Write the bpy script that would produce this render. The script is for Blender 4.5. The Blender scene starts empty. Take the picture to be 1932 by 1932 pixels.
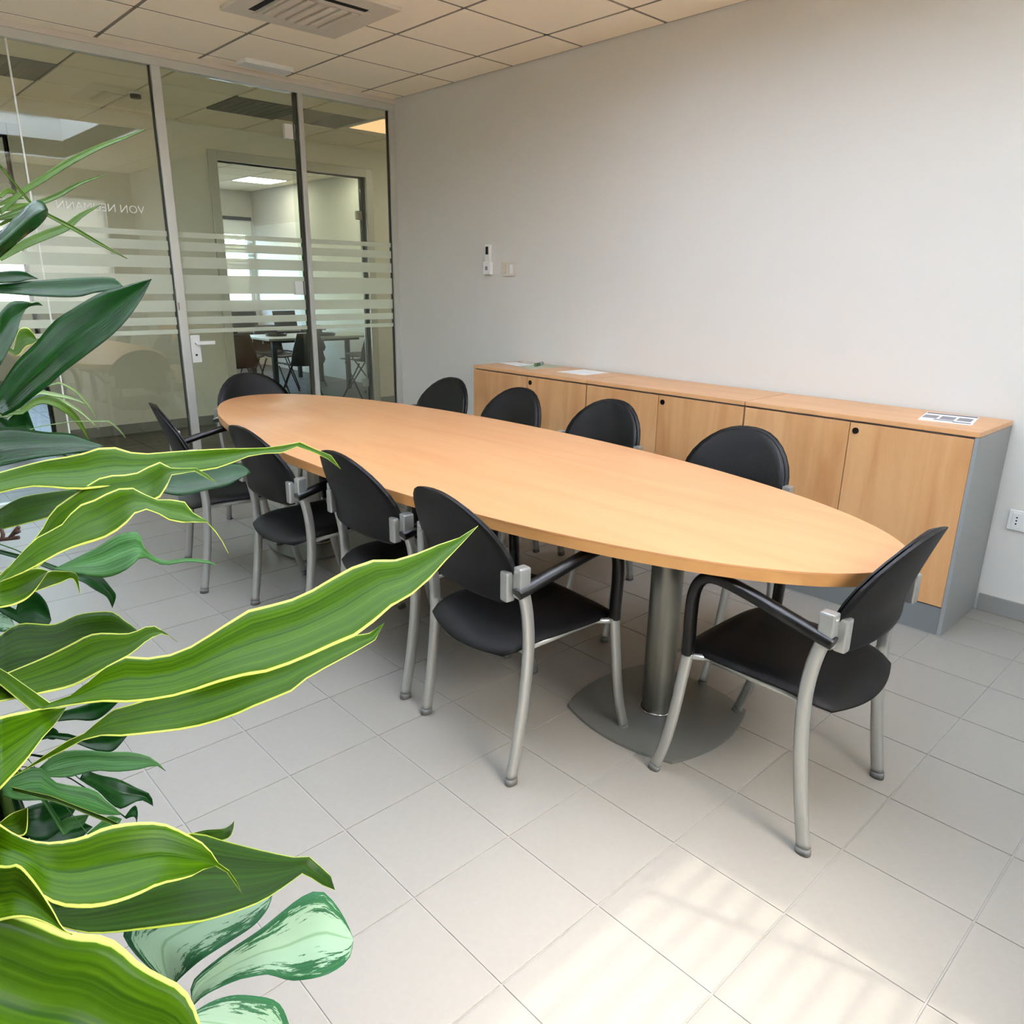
import bpy, bmesh, math, random
from mathutils import Vector, Matrix, Euler
random.seed(7)
S = bpy.context.scene
COL = S.collection
R = math.radians

# ------------------------------------------------------------------ camera, sky, sun, daylight, exposure
F_PX, W_PX = 1409.63, 1932
CAM_LOC = Vector((5.4277, -3.7080, 1.3958))
CAM_ROT = Euler((1.27230, -0.01374, 0.81937), 'XYZ')
cd = bpy.data.cameras.new('camera'); cd.sensor_width = 36; cd.sensor_fit = 'HORIZONTAL'; cd.lens = 36*F_PX/W_PX
cd.clip_start = 0.02
cam = bpy.data.objects.new('camera', cd); COL.objects.link(cam)
cam.location = CAM_LOC; cam.rotation_euler = CAM_ROT; S.camera = cam

SUN_EL = 52.4
world = bpy.data.worlds.new('sky'); S.world = world; world.use_nodes = True
wn = world.node_tree; wn.nodes.clear()
wo = wn.nodes.new('ShaderNodeOutputWorld'); wb = wn.nodes.new('ShaderNodeBackground'); sk = wn.nodes.new('ShaderNodeTexSky')
sk.sky_type = 'NISHITA'; sk.sun_disc = False; sk.sun_elevation = R(SUN_EL); sk.sun_rotation = R(90); sk.dust_density = 3.0; sk.air_density = 1.0
wb.inputs['Strength'].default_value = 4.75
wn.links.new(sk.outputs[0], wb.inputs[0]); wn.links.new(wb.outputs[0], wo.inputs[0])

sd = bpy.data.lights.new('sun', 'SUN'); sd.energy = 3.4; sd.angle = R(.62); sd.color = (1.0, 0.95, 0.86)
sun = bpy.data.objects.new('sun', sd); COL.objects.link(sun); sun.location = (9, -3, 6)
tv = Vector((-math.cos(R(SUN_EL)), -0.02, -math.sin(R(SUN_EL))))
sun.rotation_euler = tv.to_track_quat('-Z', 'Y').to_euler()

def portal(name, loc, rot, sx, sy):
    l = bpy.data.lights.new(name, 'AREA'); l.shape = 'RECTANGLE'; l.size = sx; l.size_y = sy
    o = bpy.data.objects.new(name, l); COL.objects.link(o); o.location = loc; o.rotation_euler = rot
    l.cycles.is_portal = True
portal('window_daylight', (6.42, -2.81, 1.825), (0, R(90), 0), 1.15, 1.29)
portal('far_window_daylight', (-7.05, -1.0, 1.66), (0, R(-90), 0), 1.32, 6.0)

def lamp(name, loc, sx, sy, watts, colr):
    l = bpy.data.lights.new(name, 'AREA'); l.shape = 'RECTANGLE'; l.size = sx; l.size_y = sy; l.energy = watts; l.color = colr
    o = bpy.data.objects.new(name, l); COL.objects.link(o); o.location = loc
S.view_settings.view_transform = 'Standard'; S.view_settings.look = 'None'
S.view_settings.gamma = 1; S.view_settings.use_curve_mapping = False
S.view_settings.exposure = 0.15
S.cycles.use_denoising = True
S.cycles.max_bounces = 10; S.cycles.diffuse_bounces = 6; S.cycles.transparent_max_bounces = 24
S.cycles.sample_clamp_indirect = 6

# ------------------------------------------------------------------ materials
def lin(c):
    return tuple(((x/255)/12.92 if x/255 <= .04045 else ((x/255+.055)/1.055)**2.4) for x in c)
def mat(name, rgb, rough=.5, metal=0., spec=.5, bump=0., bscale=200., var=0., vscale=3., objvar=0., coat=0., k=.76):
    m = bpy.data.materials.new(name); m.use_nodes = True; n = m.node_tree.nodes; L = m.node_tree.links
    b = n['Principled BSDF']; b.inputs['Roughness'].default_value = rough; b.inputs['Metallic'].default_value = metal
    b.inputs['Specular IOR Level'].default_value = spec; b.inputs['Coat Weight'].default_value = coat
    c = (*[q*k for q in lin(rgb)], 1); b.inputs['Base Color'].default_value = c
    tc = n.new('ShaderNodeTexCoord')
    last = None
    if var:
        no = n.new('ShaderNodeTexNoise'); no.inputs['Scale'].default_value = vscale; no.inputs['Detail'].default_value = 5
        L.new(tc.outputs['Object'], no.inputs['Vector'])
        mx = n.new('ShaderNodeMix'); mx.data_type = 'RGBA'
        mx.inputs[6].default_value = (*[x*(1-var) for x in c[:3]], 1); mx.inputs[7].default_value = (*[min(1, x*(1+var)) for x in c[:3]], 1)
        L.new(no.outputs['Fac'], mx.inputs[0]); last = mx.outputs[2]
    if objvar:
        oi = n.new('ShaderNodeObjectInfo'); mr = n.new('ShaderNodeMapRange'); mr.inputs[3].default_value = 1-objvar; mr.inputs[4].default_value = 1+objvar
        L.new(oi.outputs['Random'], mr.inputs[0]); hs = n.new('ShaderNodeHueSaturation'); L.new(mr.outputs[0], hs.inputs['Value'])
        if last: L.new(last, hs.inputs['Color'])
        else: hs.inputs['Color'].default_value = c
        last = hs.outputs[0]
    if last: L.new(last, b.inputs['Base Color'])
    if bump:
        nb = n.new('ShaderNodeTexNoise'); nb.inputs['Scale'].default_value = bscale; nb.inputs['Detail'].default_value = 3
        L.new(tc.outputs['Object'], nb.inputs['Vector'])
        bp = n.new('ShaderNodeBump'); bp.inputs['Strength'].default_value = bump; bp.inputs['Distance'].default_value = .002
        L.new(nb.outputs['Fac'], bp.inputs['Height']); L.new(bp.outputs[0], b.inputs['Normal'])
    return m
def wood(name, light, dark, axis, rough=.38):
    m = bpy.data.materials.new(name); m.use_nodes = True; n = m.node_tree.nodes; L = m.node_tree.links
    b = n['Principled BSDF']; b.inputs['Roughness'].default_value = rough; b.inputs['Specular IOR Level'].default_value = .45
    tc = n.new('ShaderNodeTexCoord'); mp = n.new('ShaderNodeMapping')
    sc = [9, 9, 9]; sc[axis] = 1.1; mp.inputs['Scale'].default_value = sc
    oi = n.new('ShaderNodeObjectInfo'); vm = n.new('ShaderNodeVectorMath'); vm.operation = 'SCALE'; vm.inputs[3].default_value = 9
    cb = n.new('ShaderNodeCombineXYZ'); L.new(oi.outputs['Random'], cb.inputs[0]); L.new(oi.outputs['Random'], cb.inputs[1]); L.new(cb.outputs[0], vm.inputs[0])
    L.new(vm.outputs[0], mp.inputs['Location']); L.new(tc.outputs['Object'], mp.inputs['Vector'])
    n1 = n.new('ShaderNodeTexNoise'); n1.inputs['Scale'].default_value = 1.0; n1.inputs['Detail'].default_value = 8; n1.inputs['Distortion'].default_value = .8
    L.new(mp.outputs[0], n1.inputs['Vector'])
    mp2 = n.new('ShaderNodeMapping'); s2 = [90, 90, 90]; s2[axis] = 5; mp2.inputs['Scale'].default_value = s2; L.new(tc.outputs['Object'], mp2.inputs['Vector'])
    n2 = n.new('ShaderNodeTexNoise'); n2.inputs['Detail'].default_value = 3; L.new(mp2.outputs[0], n2.inputs['Vector'])
    ma = n.new('ShaderNodeMath'); ma.operation = 'MULTIPLY_ADD'; ma.inputs[1].default_value = .16; L.new(n2.outputs['Fac'], ma.inputs[0]); L.new(n1.outputs['Fac'], ma.inputs[2])
    cr = n.new('ShaderNodeValToRGB'); cr.color_ramp.elements[0].position = .36; cr.color_ramp.elements[1].position = .72
    cr.color_ramp.elements[0].color = (*[q*.76 for q in lin(dark)], 1); cr.color_ramp.elements[1].color = (*[q*.76 for q in lin(light)], 1)
    L.new(ma.outputs[0], cr.inputs[0]); L.new(cr.outputs[0], b.inputs['Base Color'])
    return m
def glass(name, tint=(.94, .955, .905), ior=1.5):
    m = bpy.data.materials.new(name); m.use_nodes = True; n = m.node_tree.nodes; L = m.node_tree.links; n.clear()
    o = n.new('ShaderNodeOutputMaterial'); t = n.new('ShaderNodeBsdfTransparent'); t.inputs[0].default_value = (*tint, 1)
    g = n.new('ShaderNodeBsdfGlossy'); g.inputs['Roughness'].default_value = 0.0; g.inputs[0].default_value = (.95, .97, .93, 1)
    ge = n.new('ShaderNodeNewGeometry'); dt = n.new('ShaderNodeVectorMath'); dt.operation = 'DOT_PRODUCT'; x = n.new('ShaderNodeMixShader')
    L.new(ge.outputs['Incoming'], dt.inputs[0]); L.new(ge.outputs['Normal'], dt.inputs[1]); last = dt.outputs['Value']
    f0 = ((ior-1)/(ior+1))**2                                   # Schlick, the same from both sides of the thin pane
    for op, k in (('ABSOLUTE', None), ('SUBTRACT', 1.), ('POWER', 5.), ('MULTIPLY_ADD', 1-f0)):
        q = n.new('ShaderNodeMath'); q.operation = op
        if op == 'SUBTRACT': q.inputs[0].default_value = 1.; L.new(last, q.inputs[1])
        else:
            L.new(last, q.inputs[0])
            if k: q.inputs[1].default_value = k
            if op == 'MULTIPLY_ADD': q.inputs[2].default_value = f0
        last = q.outputs[0]
    L.new(last, x.inputs[0]); L.new(t.outputs[0], x.inputs[1]); L.new(g.outputs[0], x.inputs[2]); L.new(x.outputs[0], o.inputs[0]); return m
def frosted(name):
    m = bpy.data.materials.new(name); m.use_nodes = True; n = m.node_tree.nodes; L = m.node_tree.links; n.clear()
    o = n.new('ShaderNodeOutputMaterial'); d = n.new('ShaderNodeBsdfDiffuse'); d.inputs[0].default_value = (.82, .84, .74, 1)
    t = n.new('ShaderNodeBsdfTranslucent'); t.inputs[0].default_value = (.9, .92, .82, 1); p = n.new('ShaderNodeBsdfTransparent'); p.inputs[0].default_value = (.9, .92, .85, 1)
    a = n.new('ShaderNodeMixShader'); a.inputs[0].default_value = .55; b = n.new('ShaderNodeMixShader'); b.inputs[0].default_value = .22
    L.new(d.outputs[0], a.inputs[1]); L.new(t.outputs[0], a.inputs[2]); L.new(a.outputs[0], b.inputs[1]); L.new(p.outputs[0], b.inputs[2]); L.new(b.outputs[0], o.inputs[0]); return m
def opal(name, mix=.7):
    m = bpy.data.materials.new(name); m.use_nodes = True; n = m.node_tree.nodes; L = m.node_tree.links; n.clear()
    o = n.new('ShaderNodeOutputMaterial'); d = n.new('ShaderNodeBsdfDiffuse'); d.inputs[0].default_value = (.8, .82, .82, 1)
    t = n.new('ShaderNodeBsdfTranslucent'); t.inputs[0].default_value = (.95, .955, .94, 1); a = n.new('ShaderNodeMixShader'); a.inputs[0].default_value = mix
    L.new(d.outputs[0], a.inputs[1]); L.new(t.outputs[0], a.inputs[2]); L.new(a.outputs[0], o.inputs[0]); return m
def emit(name, rgb, k):
    m = bpy.data.materials.new(name); m.use_nodes = True; n = m.node_tree.nodes; b = n['Principled BSDF']
    b.inputs['Base Color'].default_value = (*lin(rgb), 1); b.inputs['Emission Color'].default_value = (*lin(rgb), 1); b.inputs['Emission Strength'].default_value = k; return m
def leafmat(name, base, base2, edge, edge_at, rough=.28, trans=.3, mott=None, rib=None, sheen=.09):
    m = bpy.data.materials.new(name); m.use_nodes = True; n = m.node_tree.nodes; L = m.node_tree.links
    b = n['Principled BSDF']; b.inputs['Roughness'].default_value = rough; b.inputs['Specular IOR Level'].default_value = sheen
    uv = n.new('ShaderNodeUVMap'); sp = n.new('ShaderNodeSeparateXYZ'); L.new(uv.outputs[0], sp.inputs[0])
    def math_(op, a, c=None, c2=None):
        q = n.new('ShaderNodeMath'); q.operation = op
        for i, z in enumerate((a, c, c2)):
            if z is None: continue
            if isinstance(z, (int, float)): q.inputs[i].default_value = z
            else: L.new(z, q.inputs[i])
        return q.outputs[0]
    ac = math_('ABSOLUTE', math_('MULTIPLY_ADD', sp.outputs[1], 2.0, -1.0))      # 0 on the midrib .. 1 on the margin
    mp = n.new('ShaderNodeMapping'); mp.inputs['Scale'].default_value = (.7, 16, 1); L.new(uv.outputs[0], mp.inputs['Vector'])
    st = n.new('ShaderNodeTexNoise'); st.inputs['Scale'].default_value = 1.0; st.inputs['Detail'].default_value = 3; L.new(mp.outputs[0], st.inputs['Vector'])
    cr = n.new('ShaderNodeValToRGB'); cr.color_ramp.elements[0].position = .35; cr.color_ramp.elements[1].position = .68
    cr.color_ramp.elements[0].color = (*[q*.8 for q in lin(base)], 1); cr.color_ramp.elements[1].color = (*[q*.8 for q in lin(base2)], 1); L.new(st.outputs['Fac'], cr.inputs[0])
    colr = cr.outputs[0]
    def mixc(fac, a, rgb):
        q = n.new('ShaderNodeMix'); q.data_type = 'RGBA'; L.new(fac, q.inputs[0]); L.new(a, q.inputs[6]); q.inputs[7].default_value = (*lin(rgb), 1); return q.outputs[2]
    if mott:                                                     # silver centre, green feathered border
        mp3 = n.new('ShaderNodeMapping'); mp3.inputs['Scale'].default_value = (4.5, 11, 1); mp3.inputs['Rotation'].default_value = (0, 0, .35); L.new(uv.outputs[0], mp3.inputs['Vector'])
        n3 = n.new('ShaderNodeTexNoise'); n3.inputs['Scale'].default_value = 1.5; n3.inputs['Detail'].default_value = 9; n3.inputs['Roughness'].default_value = .68; L.new(mp3.outputs[0], n3.inputs['Vector'])
        f = math_('ADD', math_('MULTIPLY_ADD', n3.outputs['Fac'], 2.6, -1.3), ac)
        mr = n.new('ShaderNodeMapRange'); mr.inputs[1].default_value = .70; mr.inputs[2].default_value = .62; L.new(f, mr.inputs[0]); colr = mixc(mr.outputs[0], colr, mott)
    if rib:
        mr = n.new('ShaderNodeMapRange'); mr.inputs[1].default_value = .055; mr.inputs[2].default_value = .02; L.new(ac, mr.inputs[0]); colr = mixc(mr.outputs[0], colr, rib)
    if edge:
        wob = n.new('ShaderNodeTexNoise'); wob.inputs['Scale'].default_value = 4; L.new(uv.outputs[0], wob.inputs['Vector'])
        mr = n.new('ShaderNodeMapRange'); mr.inputs[1].default_value = edge_at; mr.inputs[2].default_value = edge_at+.03
        L.new(math_('MULTIPLY_ADD', wob.outputs['Fac'], .08, math_('ADD', ac, -.04)), mr.inputs[0]); colr = mixc(mr.outputs[0], colr, edge)
    L.new(colr, b.inputs['Base Color'])
    wv = n.new('ShaderNodeTexWave'); wv.bands_direction = 'Y'; wv.inputs['Scale'].default_value = 5; wv.inputs['Distortion'].default_value = .25; L.new(uv.outputs[0], wv.inputs['Vector'])
    bp = n.new('ShaderNodeBump'); bp.inputs['Strength'].default_value = .05; bp.inputs['Distance'].default_value = .001; L.new(wv.outputs['Fac'], bp.inputs['Height']); L.new(bp.outputs[0], b.inputs['Normal'])
    tr = n.new('ShaderNodeBsdfTranslucent'); L.new(colr, tr.inputs[0]); mx = n.new('ShaderNodeMixShader'); mx.inputs[0].default_value = trans
    o = n['Material Output']; L.new(b.outputs[0], mx.inputs[1]); L.new(tr.outputs[0], mx.inputs[2]); L.new(mx.outputs[0], o.inputs[0])
    return m

M = dict(
    wall=mat('wall_paint', (238, 233, 221), .85, bump=.15, bscale=160, var=.015, vscale=1.5),
    cwall=mat('corridor_paint', (226, 222, 208), .85, k=1., bump=.1),
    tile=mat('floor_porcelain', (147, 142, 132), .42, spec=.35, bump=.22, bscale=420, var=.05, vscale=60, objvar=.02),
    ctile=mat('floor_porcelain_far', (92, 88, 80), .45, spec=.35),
    grout=mat('grout', (158, 155, 147), .9),
    ceil=mat('mineral_fibre', (252, 238, 213), .95, k=1., bump=.3, bscale=260, var=.03, vscale=90, objvar=.012),
    grid=mat('grid_steel', (138, 126, 108), .6, k=1.),
    skirt=mat('grey_skirting', (150, 148, 142), .5),
    alu=mat('anodised_aluminium', (200, 199, 188), .42, metal=.3, k=1.),
    seal=mat('dark_seal', (52, 52, 40), .6),
    glass=glass('partition_glass', ior=1.9), clear=glass('window_glass', (.975, .98, .97), 1.45), door_glass=glass('door_glass', (.92, .96, .92), 1.5),
    frost=frosted('frosted_film'), opal=opal('opal_sheet'), shade=opal('blind_cloth', .6),
    white=mat('white_plastic', (228, 226, 218), .45, k=1.), offwhite=mat('grey_white_plastic', (206, 196, 178), .55, k=1.),
    black=mat('black_plastic', (6, 6, 6), .34, spec=.35), slot=mat('black_slot', (8, 8, 8), .9),
    leather=mat('black_leatherette', (5, 5, 5), .46, spec=.2, bump=.25, bscale=500),
    seatm=mat('black_seat', (5, 5, 5), .58, spec=.18, bump=.2, bscale=500),
    silver=mat('silver_paint', (176, 177, 171), .30, metal=.75, k=1.), satin=mat('satin_steel', (150, 148, 138), .3, metal=.9),
    chrome=mat('chrome', (225, 225, 222), .1, metal=1.), cast=mat('grey_cast_base', (118, 120, 112), .5, metal=.3),
    top=wood('beech_table', (208, 152, 101), (196, 137, 87), 0, .36), edge=wood('beech_edge', (200, 148, 88), (178, 124, 68), 0),
    cabv=wood('beech_door', (214, 164, 110), (184, 128, 78), 2, .42), cabh=wood('beech_top', (222, 170, 116), (206, 150, 98), 0, .36),
    cabgrey=mat('grey_laminate', (150, 152, 148), .45, var=.03), plinth=mat('grey_plinth', (120, 123, 119), .5),
    paper=mat('paper', (240, 240, 236), .7, k=1.), ink=mat('grey_print', (150, 148, 150), .7), inkd=mat('dark_print', (92, 88, 100), .7), inkg=mat('green_print', (92, 110, 70), .6), leaflet=mat('pale_green_paper', (196, 200, 170), .7),
    penb=mat('green_pen', (70, 110, 50), .3), penc=mat('clear_pen', (190, 200, 190), .15),
    letter=mat('white_vinyl', (238, 238, 226), .7, k=1.),
    dtable=mat('grey_table', (186, 186, 174), .45), dark=mat('dark_chair', (20, 21, 23), .5), glide=mat('grey_glide', (104, 105, 101), .6), dsteel=mat('dark_steel', (70, 72, 72), .4, metal=.6),
    diffuser=mat('grey_diffuser', (120, 122, 108), .8), blind=mat('white_blind', (236, 236, 228), .6, k=1.), well=mat('skylight_well', (236, 236, 234), .8, k=1.),
    lamp_warm=emit('lamp_warm', (255, 206, 150), 1.0), lamp_white=emit('lamp_white', (255, 250, 238), 13.0),
    pot=mat('grey_planter', (92, 94, 92), .6), soil=mat('soil', (58, 44, 32), .95, bump=.8, bscale=60, var=.3, vscale=40), cane=mat('brown_cane', (120, 100, 70), .8, bump=.6, bscale=60, var=.2, vscale=20),
    stalk=mat('green_stalk', (96, 130, 52), .5), twig=mat('dry_twig', (70, 40, 26), .8),
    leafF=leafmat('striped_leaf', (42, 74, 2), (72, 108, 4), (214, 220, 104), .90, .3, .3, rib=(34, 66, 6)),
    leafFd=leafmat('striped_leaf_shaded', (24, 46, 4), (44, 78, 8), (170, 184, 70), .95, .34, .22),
    leafD=leafmat('dark_leaf', (8, 38, 10), (18, 58, 16), None, 1, .22, .12, rib=(16, 46, 12), sheen=.1),
    leafS=leafmat('small_leaf', (30, 68, 22), (72, 118, 60), None, 1, .32, .18),
    leafA=leafmat('silver_leaf', (34, 78, 48), (52, 104, 62), (40, 90, 56), .93, .4, .22, mott=(136, 162, 132), rib=(112, 142, 106)),
    leafT=leafmat('blade_leaf', (50, 80, 20), (86, 112, 36), None, 1, .35, .2), leafP=leafmat('pale_blade', (120, 150, 90), (176, 196, 140), None, 1, .35, .3),
)

# ------------------------------------------------------------------ mesh helpers
class MB:
    def __init__(s): s.v = []; s.f = []; s.sm = []
    def box(s, x0, x1, y0, y1, z0, z1, b=0.):
        if b <= 0:
            i = len(s.v); s.v += [(x, y, z) for z in (z0, z1) for y in (y0, y1) for x in (x0, x1)]
            s.f += [tuple(i+k for k in q) for q in ((0, 2, 3, 1), (4, 5, 7, 6), (0, 1, 5, 4), (2, 6, 7, 3), (0, 4, 6, 2), (1, 3, 7, 5))]; s.sm += [False]*6
            return s
        bm = bmesh.new(); bmesh.ops.create_cube(bm, size=1)
        for v in bm.verts: v.co = Vector(((x0+x1)/2+v.co.x*(x1-x0), (y0+y1)/2+v.co.y*(y1-y0), (z0+z1)/2+v.co.z*(z1-z0)))
        bmesh.ops.bevel(bm, geom=bm.edges[:], offset=b, segments=2, affect='EDGES', profile=.6)
        s.add(bm, False); bm.free(); return s
    def add(s, bm, smooth=True):
        i = len(s.v); bm.verts.index_update(); s.v += [tuple(v.co) for v in bm.verts]
        for f in bm.faces: s.f.append(tuple(i+v.index for v in f.verts)); s.sm.append(smooth)
    def tube(s, pts, ra, rb=None, n=10, side=Vector((1, 0, 0)), cap=True, taper=None, power=2.):
        """sweep an oval (ra along `side`, rb across) along pts"""
        rb = rb or ra; P = [Vector(p) for p in pts]; i0 = len(s.v)
        for k, p in enumerate(P):
            t = (P[min(k+1, len(P)-1)]-P[max(k-1, 0)]).normalized(); a = side-t*side.dot(t)
            if a.length < 1e-4: a = Vector((0, 1, 0))-t*t.y
            a.normalize(); b = t.cross(a); q = taper[k] if taper else 1.
            for j in range(n):
                w = 2*math.pi*j/n; c, d = math.cos(w), math.sin(w)
                c = math.copysign(abs(c)**(2/power), c); d = math.copysign(abs(d)**(2/power), d)
                s.v.append(tuple(p+a*(c*ra*q)+b*(d*rb*q)))
        for k in range(len(P)-1):
            for j in range(n):
                s.f.append((i0+k*n+j, i0+k*n+(j+1) % n, i0+(k+1)*n+(j+1) % n, i0+(k+1)*n+j)); s.sm.append(True)
        if cap:
            s.f.append(tuple(i0+j for j in range(n-1, -1, -1))); s.f.append(tuple(i0+(len(P)-1)*n+j for j in range(n))); s.sm += [False, False]
        return s
    def prism(s, poly, z0, z1, smooth_side=True):
        i = len(s.v); n = len(poly); ring = [(x, y, z0) for x, y in poly]+[(x, y, z1) for x, y in poly]; s.v += ring
        s.f.append(tuple(i+j for j in range(n-1, -1, -1))); s.f.append(tuple(i+n+j for j in range(n))); s.sm += [False, False]
        if smooth_side: i = len(s.v); s.v += ring              # rim vertices of their own keep the edge crisp
        for j in range(n): s.f.append((i+j, i+(j+1) % n, i+n+(j+1) % n, i+n+j)); s.sm.append(smooth_side)
        return s
    def cyl(s, x, y, z0, z1, r, n=40): return s.prism([(x+r*math.cos(2*math.pi*k/n), y+r*math.sin(2*math.pi*k/n)) for k in range(n)], z0, z1)
    def xf(s, m): s.v = [tuple(m @ Vector(v)) for v in s.v]; return s
    def mesh(s, name, m):
        me = bpy.data.meshes.new(name); me.from_pydata(s.v, [], s.f); me.polygons.foreach_set('use_smooth', s.sm); me.materials.append(m); me.update(); return me
    def build(s, name, m, parent=None, loc=None):
        o = bpy.data.objects.new(name, s.mesh(name, m)); COL.objects.link(o)
        if parent: o.parent = parent
        if loc: o.location = loc
        return o
def put(name, me, parent=None, loc=(0, 0, 0)):
    o = bpy.data.objects.new(name, me); COL.objects.link(o); o.location = loc
    if parent: o.parent = parent
    return o
def tag(o, label=None, cat=None, group=None, kind=None):
    if label: o['label'] = label
    if cat: o['category'] = cat
    if group: o['group'] = group
    if kind: o['kind'] = kind
    return o
def empty(name, loc=(0, 0, 0), rz=0.):
    o = bpy.data.objects.new(name, None); COL.objects.link(o); o.location = loc; o.rotation_euler = (0, 0, rz); o.empty_display_size = .1; return o
def copy_tree(o, parent=None):
    c = o.copy(); COL.objects.link(c)
    if parent: c.parent = parent
    for ch in list(o.children): copy_tree(ch, c)
    return c
def struct(name, loc=(0, 0, 0)): return tag(empty(name, loc), kind='structure')
RM = CAM_ROT.to_matrix()
def at(u, v, d):
    """the point d metres ahead of the viewpoint that was measured at (u, v) on the photograph"""
    return CAM_LOC+RM @ Vector(((u-966)/F_PX*d, -(v-966)/F_PX*d, -d))
def seen(p, mg=.0):
    q = RM.transposed() @ (Vector(p)-CAM_LOC)
    if q.z > -.05: return False
    return abs(q.x/q.z)*F_PX < 966+mg and abs(q.y/q.z)*F_PX < 966+mg

# ------------------------------------------------------------------ setting: floor
H = 2.723
XP = .11                       # room side of the glass partition
XB, YL = 6.3, -5.2             # wall behind the viewer, wall on the planter side
fl = struct('floor')
MB().box(-7.2, 6.6, -6.2, 3.2, -.12, -.0028).build('grout_bed', M['grout'], fl)
tx, ty, ox, oy = .3079, .30515, 3.6282, -2.8938
gap = .0042
cells = []
for i in range(-12, 10):
    for j in range(-9, 11):
        x0, y0 = ox+i*tx, oy+j*ty
        a, b, c, d = max(x0, XP-.06), min(x0+tx, XB), max(y0, YL), min(y0+ty, 0)
        if b-a < .02 or d-c < .02: continue
        cells.append((a, b, c, d, b-a > tx-.001 and d-c > ty-.001))
cells.sort(key=lambda q: (not seen(((q[0]+q[1])/2, (q[2]+q[3])/2, 0), 120), ((q[0]+q[1])/2-CAM_LOC.x)**2+((q[2]+q[3])/2-CAM_LOC.y)**2))
def tile_mesh(w, d): return MB().box(-w/2+gap/2, w/2-gap/2, -d/2+gap/2, d/2-gap/2, -.008, 0, .0012).mesh('tile', M['tile'])
full = tile_mesh(tx, ty); rest = MB()
for k, (a, b, c, d, isfull) in enumerate(cells):
    if k < 295: put('tile', full if isfull else tile_mesh(b-a, d-c), fl, ((a+b)/2, (c+d)/2, 0))
    else: rest.box(a+gap/2, b-gap/2, c+gap/2, d-gap/2, -.010, 0)
tag(rest.build('remaining_tiles', M['tile'], fl), kind='stuff')
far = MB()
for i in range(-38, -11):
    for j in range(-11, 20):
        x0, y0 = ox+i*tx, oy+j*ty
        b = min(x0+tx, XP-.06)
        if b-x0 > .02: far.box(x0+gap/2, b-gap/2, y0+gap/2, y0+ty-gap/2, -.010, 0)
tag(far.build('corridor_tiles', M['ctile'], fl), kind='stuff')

# ------------------------------------------------------------------ ceiling with skylight
ce = struct('ceiling')
SKY = [(2.83, 5.54, -4.0, -.95), (.66, 2.60, -4.75, -2.78)]       # two opal skylights, the second unseen and added to brighten the partition end
WT = 3.2
gx, gy = .8427, -.3038
AC = (1.17, 1.835, -1.805, -1.14)
def cut(a, b, c, d, hx0, hx1, hy0, hy1):
    """rectangle minus rectangle"""
    if not (a < hx1 and b > hx0 and c < hy1 and d > hy0): return [(a, b, c, d)]
    o = []
    if a < hx0: o.append((a, hx0, c, d)); a = hx0
    if b > hx1: o.append((hx1, b, c, d)); b = hx1
    if c < hy0: o.append((a, b, c, hy0))
    if d > hy1: o.append((a, b, hy1, d))
    return o
def cutall(q):
    o = [q]
    for h in SKY: o = [w for p in o for w in cut(*p, *h)]
    return o
xs = [XP]+[gx+.6*i for i in range(-1, 10) if gx+.6*i < XB]+[XB]
ys = [YL]+[gy-.6*j for j in range(9, -1, -1) if gy-.6*j > YL]+[0]
ctm = {}
def ctile(a, b, c, d, parent, z=H):
    if b-a < .03 or d-c < .03: return
    k = (round(b-a, 3), round(d-c, 3))
    if k not in ctm: ctm[k] = MB().box(-k[0]/2+.011, k[0]/2-.011, -k[1]/2+.011, k[1]/2-.011, 0, .016, .002).mesh('tile', M['ceil'])
    put('tile', ctm[k], parent, ((a+b)/2, (c+d)/2, z))
for i in range(len(xs)-1):
    for j in range(len(ys)-1):
        for q in cutall((xs[i], xs[i+1], ys[j], ys[j+1])): ctile(*q, ce)
gb = MB()
for x in xs[1:-1]:
    for q in cutall((x-.011, x+.011, YL, 0)): gb.box(*q, H+.003, H+.0165)
for y in ys[1:-1]:
    for q in cutall((XP, XB, y-.011, y+.011)): gb.box(*q, H+.003, H+.0165)
gb.box(XP, XB, -.012, 0, H+.003, H+.02); gb.box(XP, XP+.012, YL, 0, H+.003, H+.02)
gb.build('ceiling_grid', M['grid'], ce)
sl = MB()
for q in cutall((XP, 6.6, -5.4, .15)): sl.box(*q, H+.017, H+.2)
sl.build('ceiling_slab', M['ceil'], ce)
w_ = MB()
for x0, x1, y0, y1 in SKY:
    for a, b, c, d in ((x0-.03, x0, y0-.03, y1+.03), (x1, x1+.03, y0-.03, y1+.03), (x0, x1, y0-.03, y0), (x0, x1, y1, y1+.03)): w_.box(a, b, c, d, H, WT+.02)
w_.build('skylight_well', M['well'], ce)
for k, (x0, x1, y0, y1) in enumerate(SKY):
    sk_ = struct('window_%d' % (k+3)); n_ = 3 if k == 0 else 2; st = (x1-x0)/n_
    for i in range(n_+1): MB().box(x0+st*i-.02 if i else x0, x0+st*i+.02 if i < n_ else x1, y0, y1, WT-.04, WT-.001).build('glazing_bar', M['alu'], sk_)
    for i in range(n_): MB().box(x0+st*i+.02, x0+st*(i+1)-.02, y0, y1, WT-.02, WT-.019).build('opal_pane', M['opal'], sk_)

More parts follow.
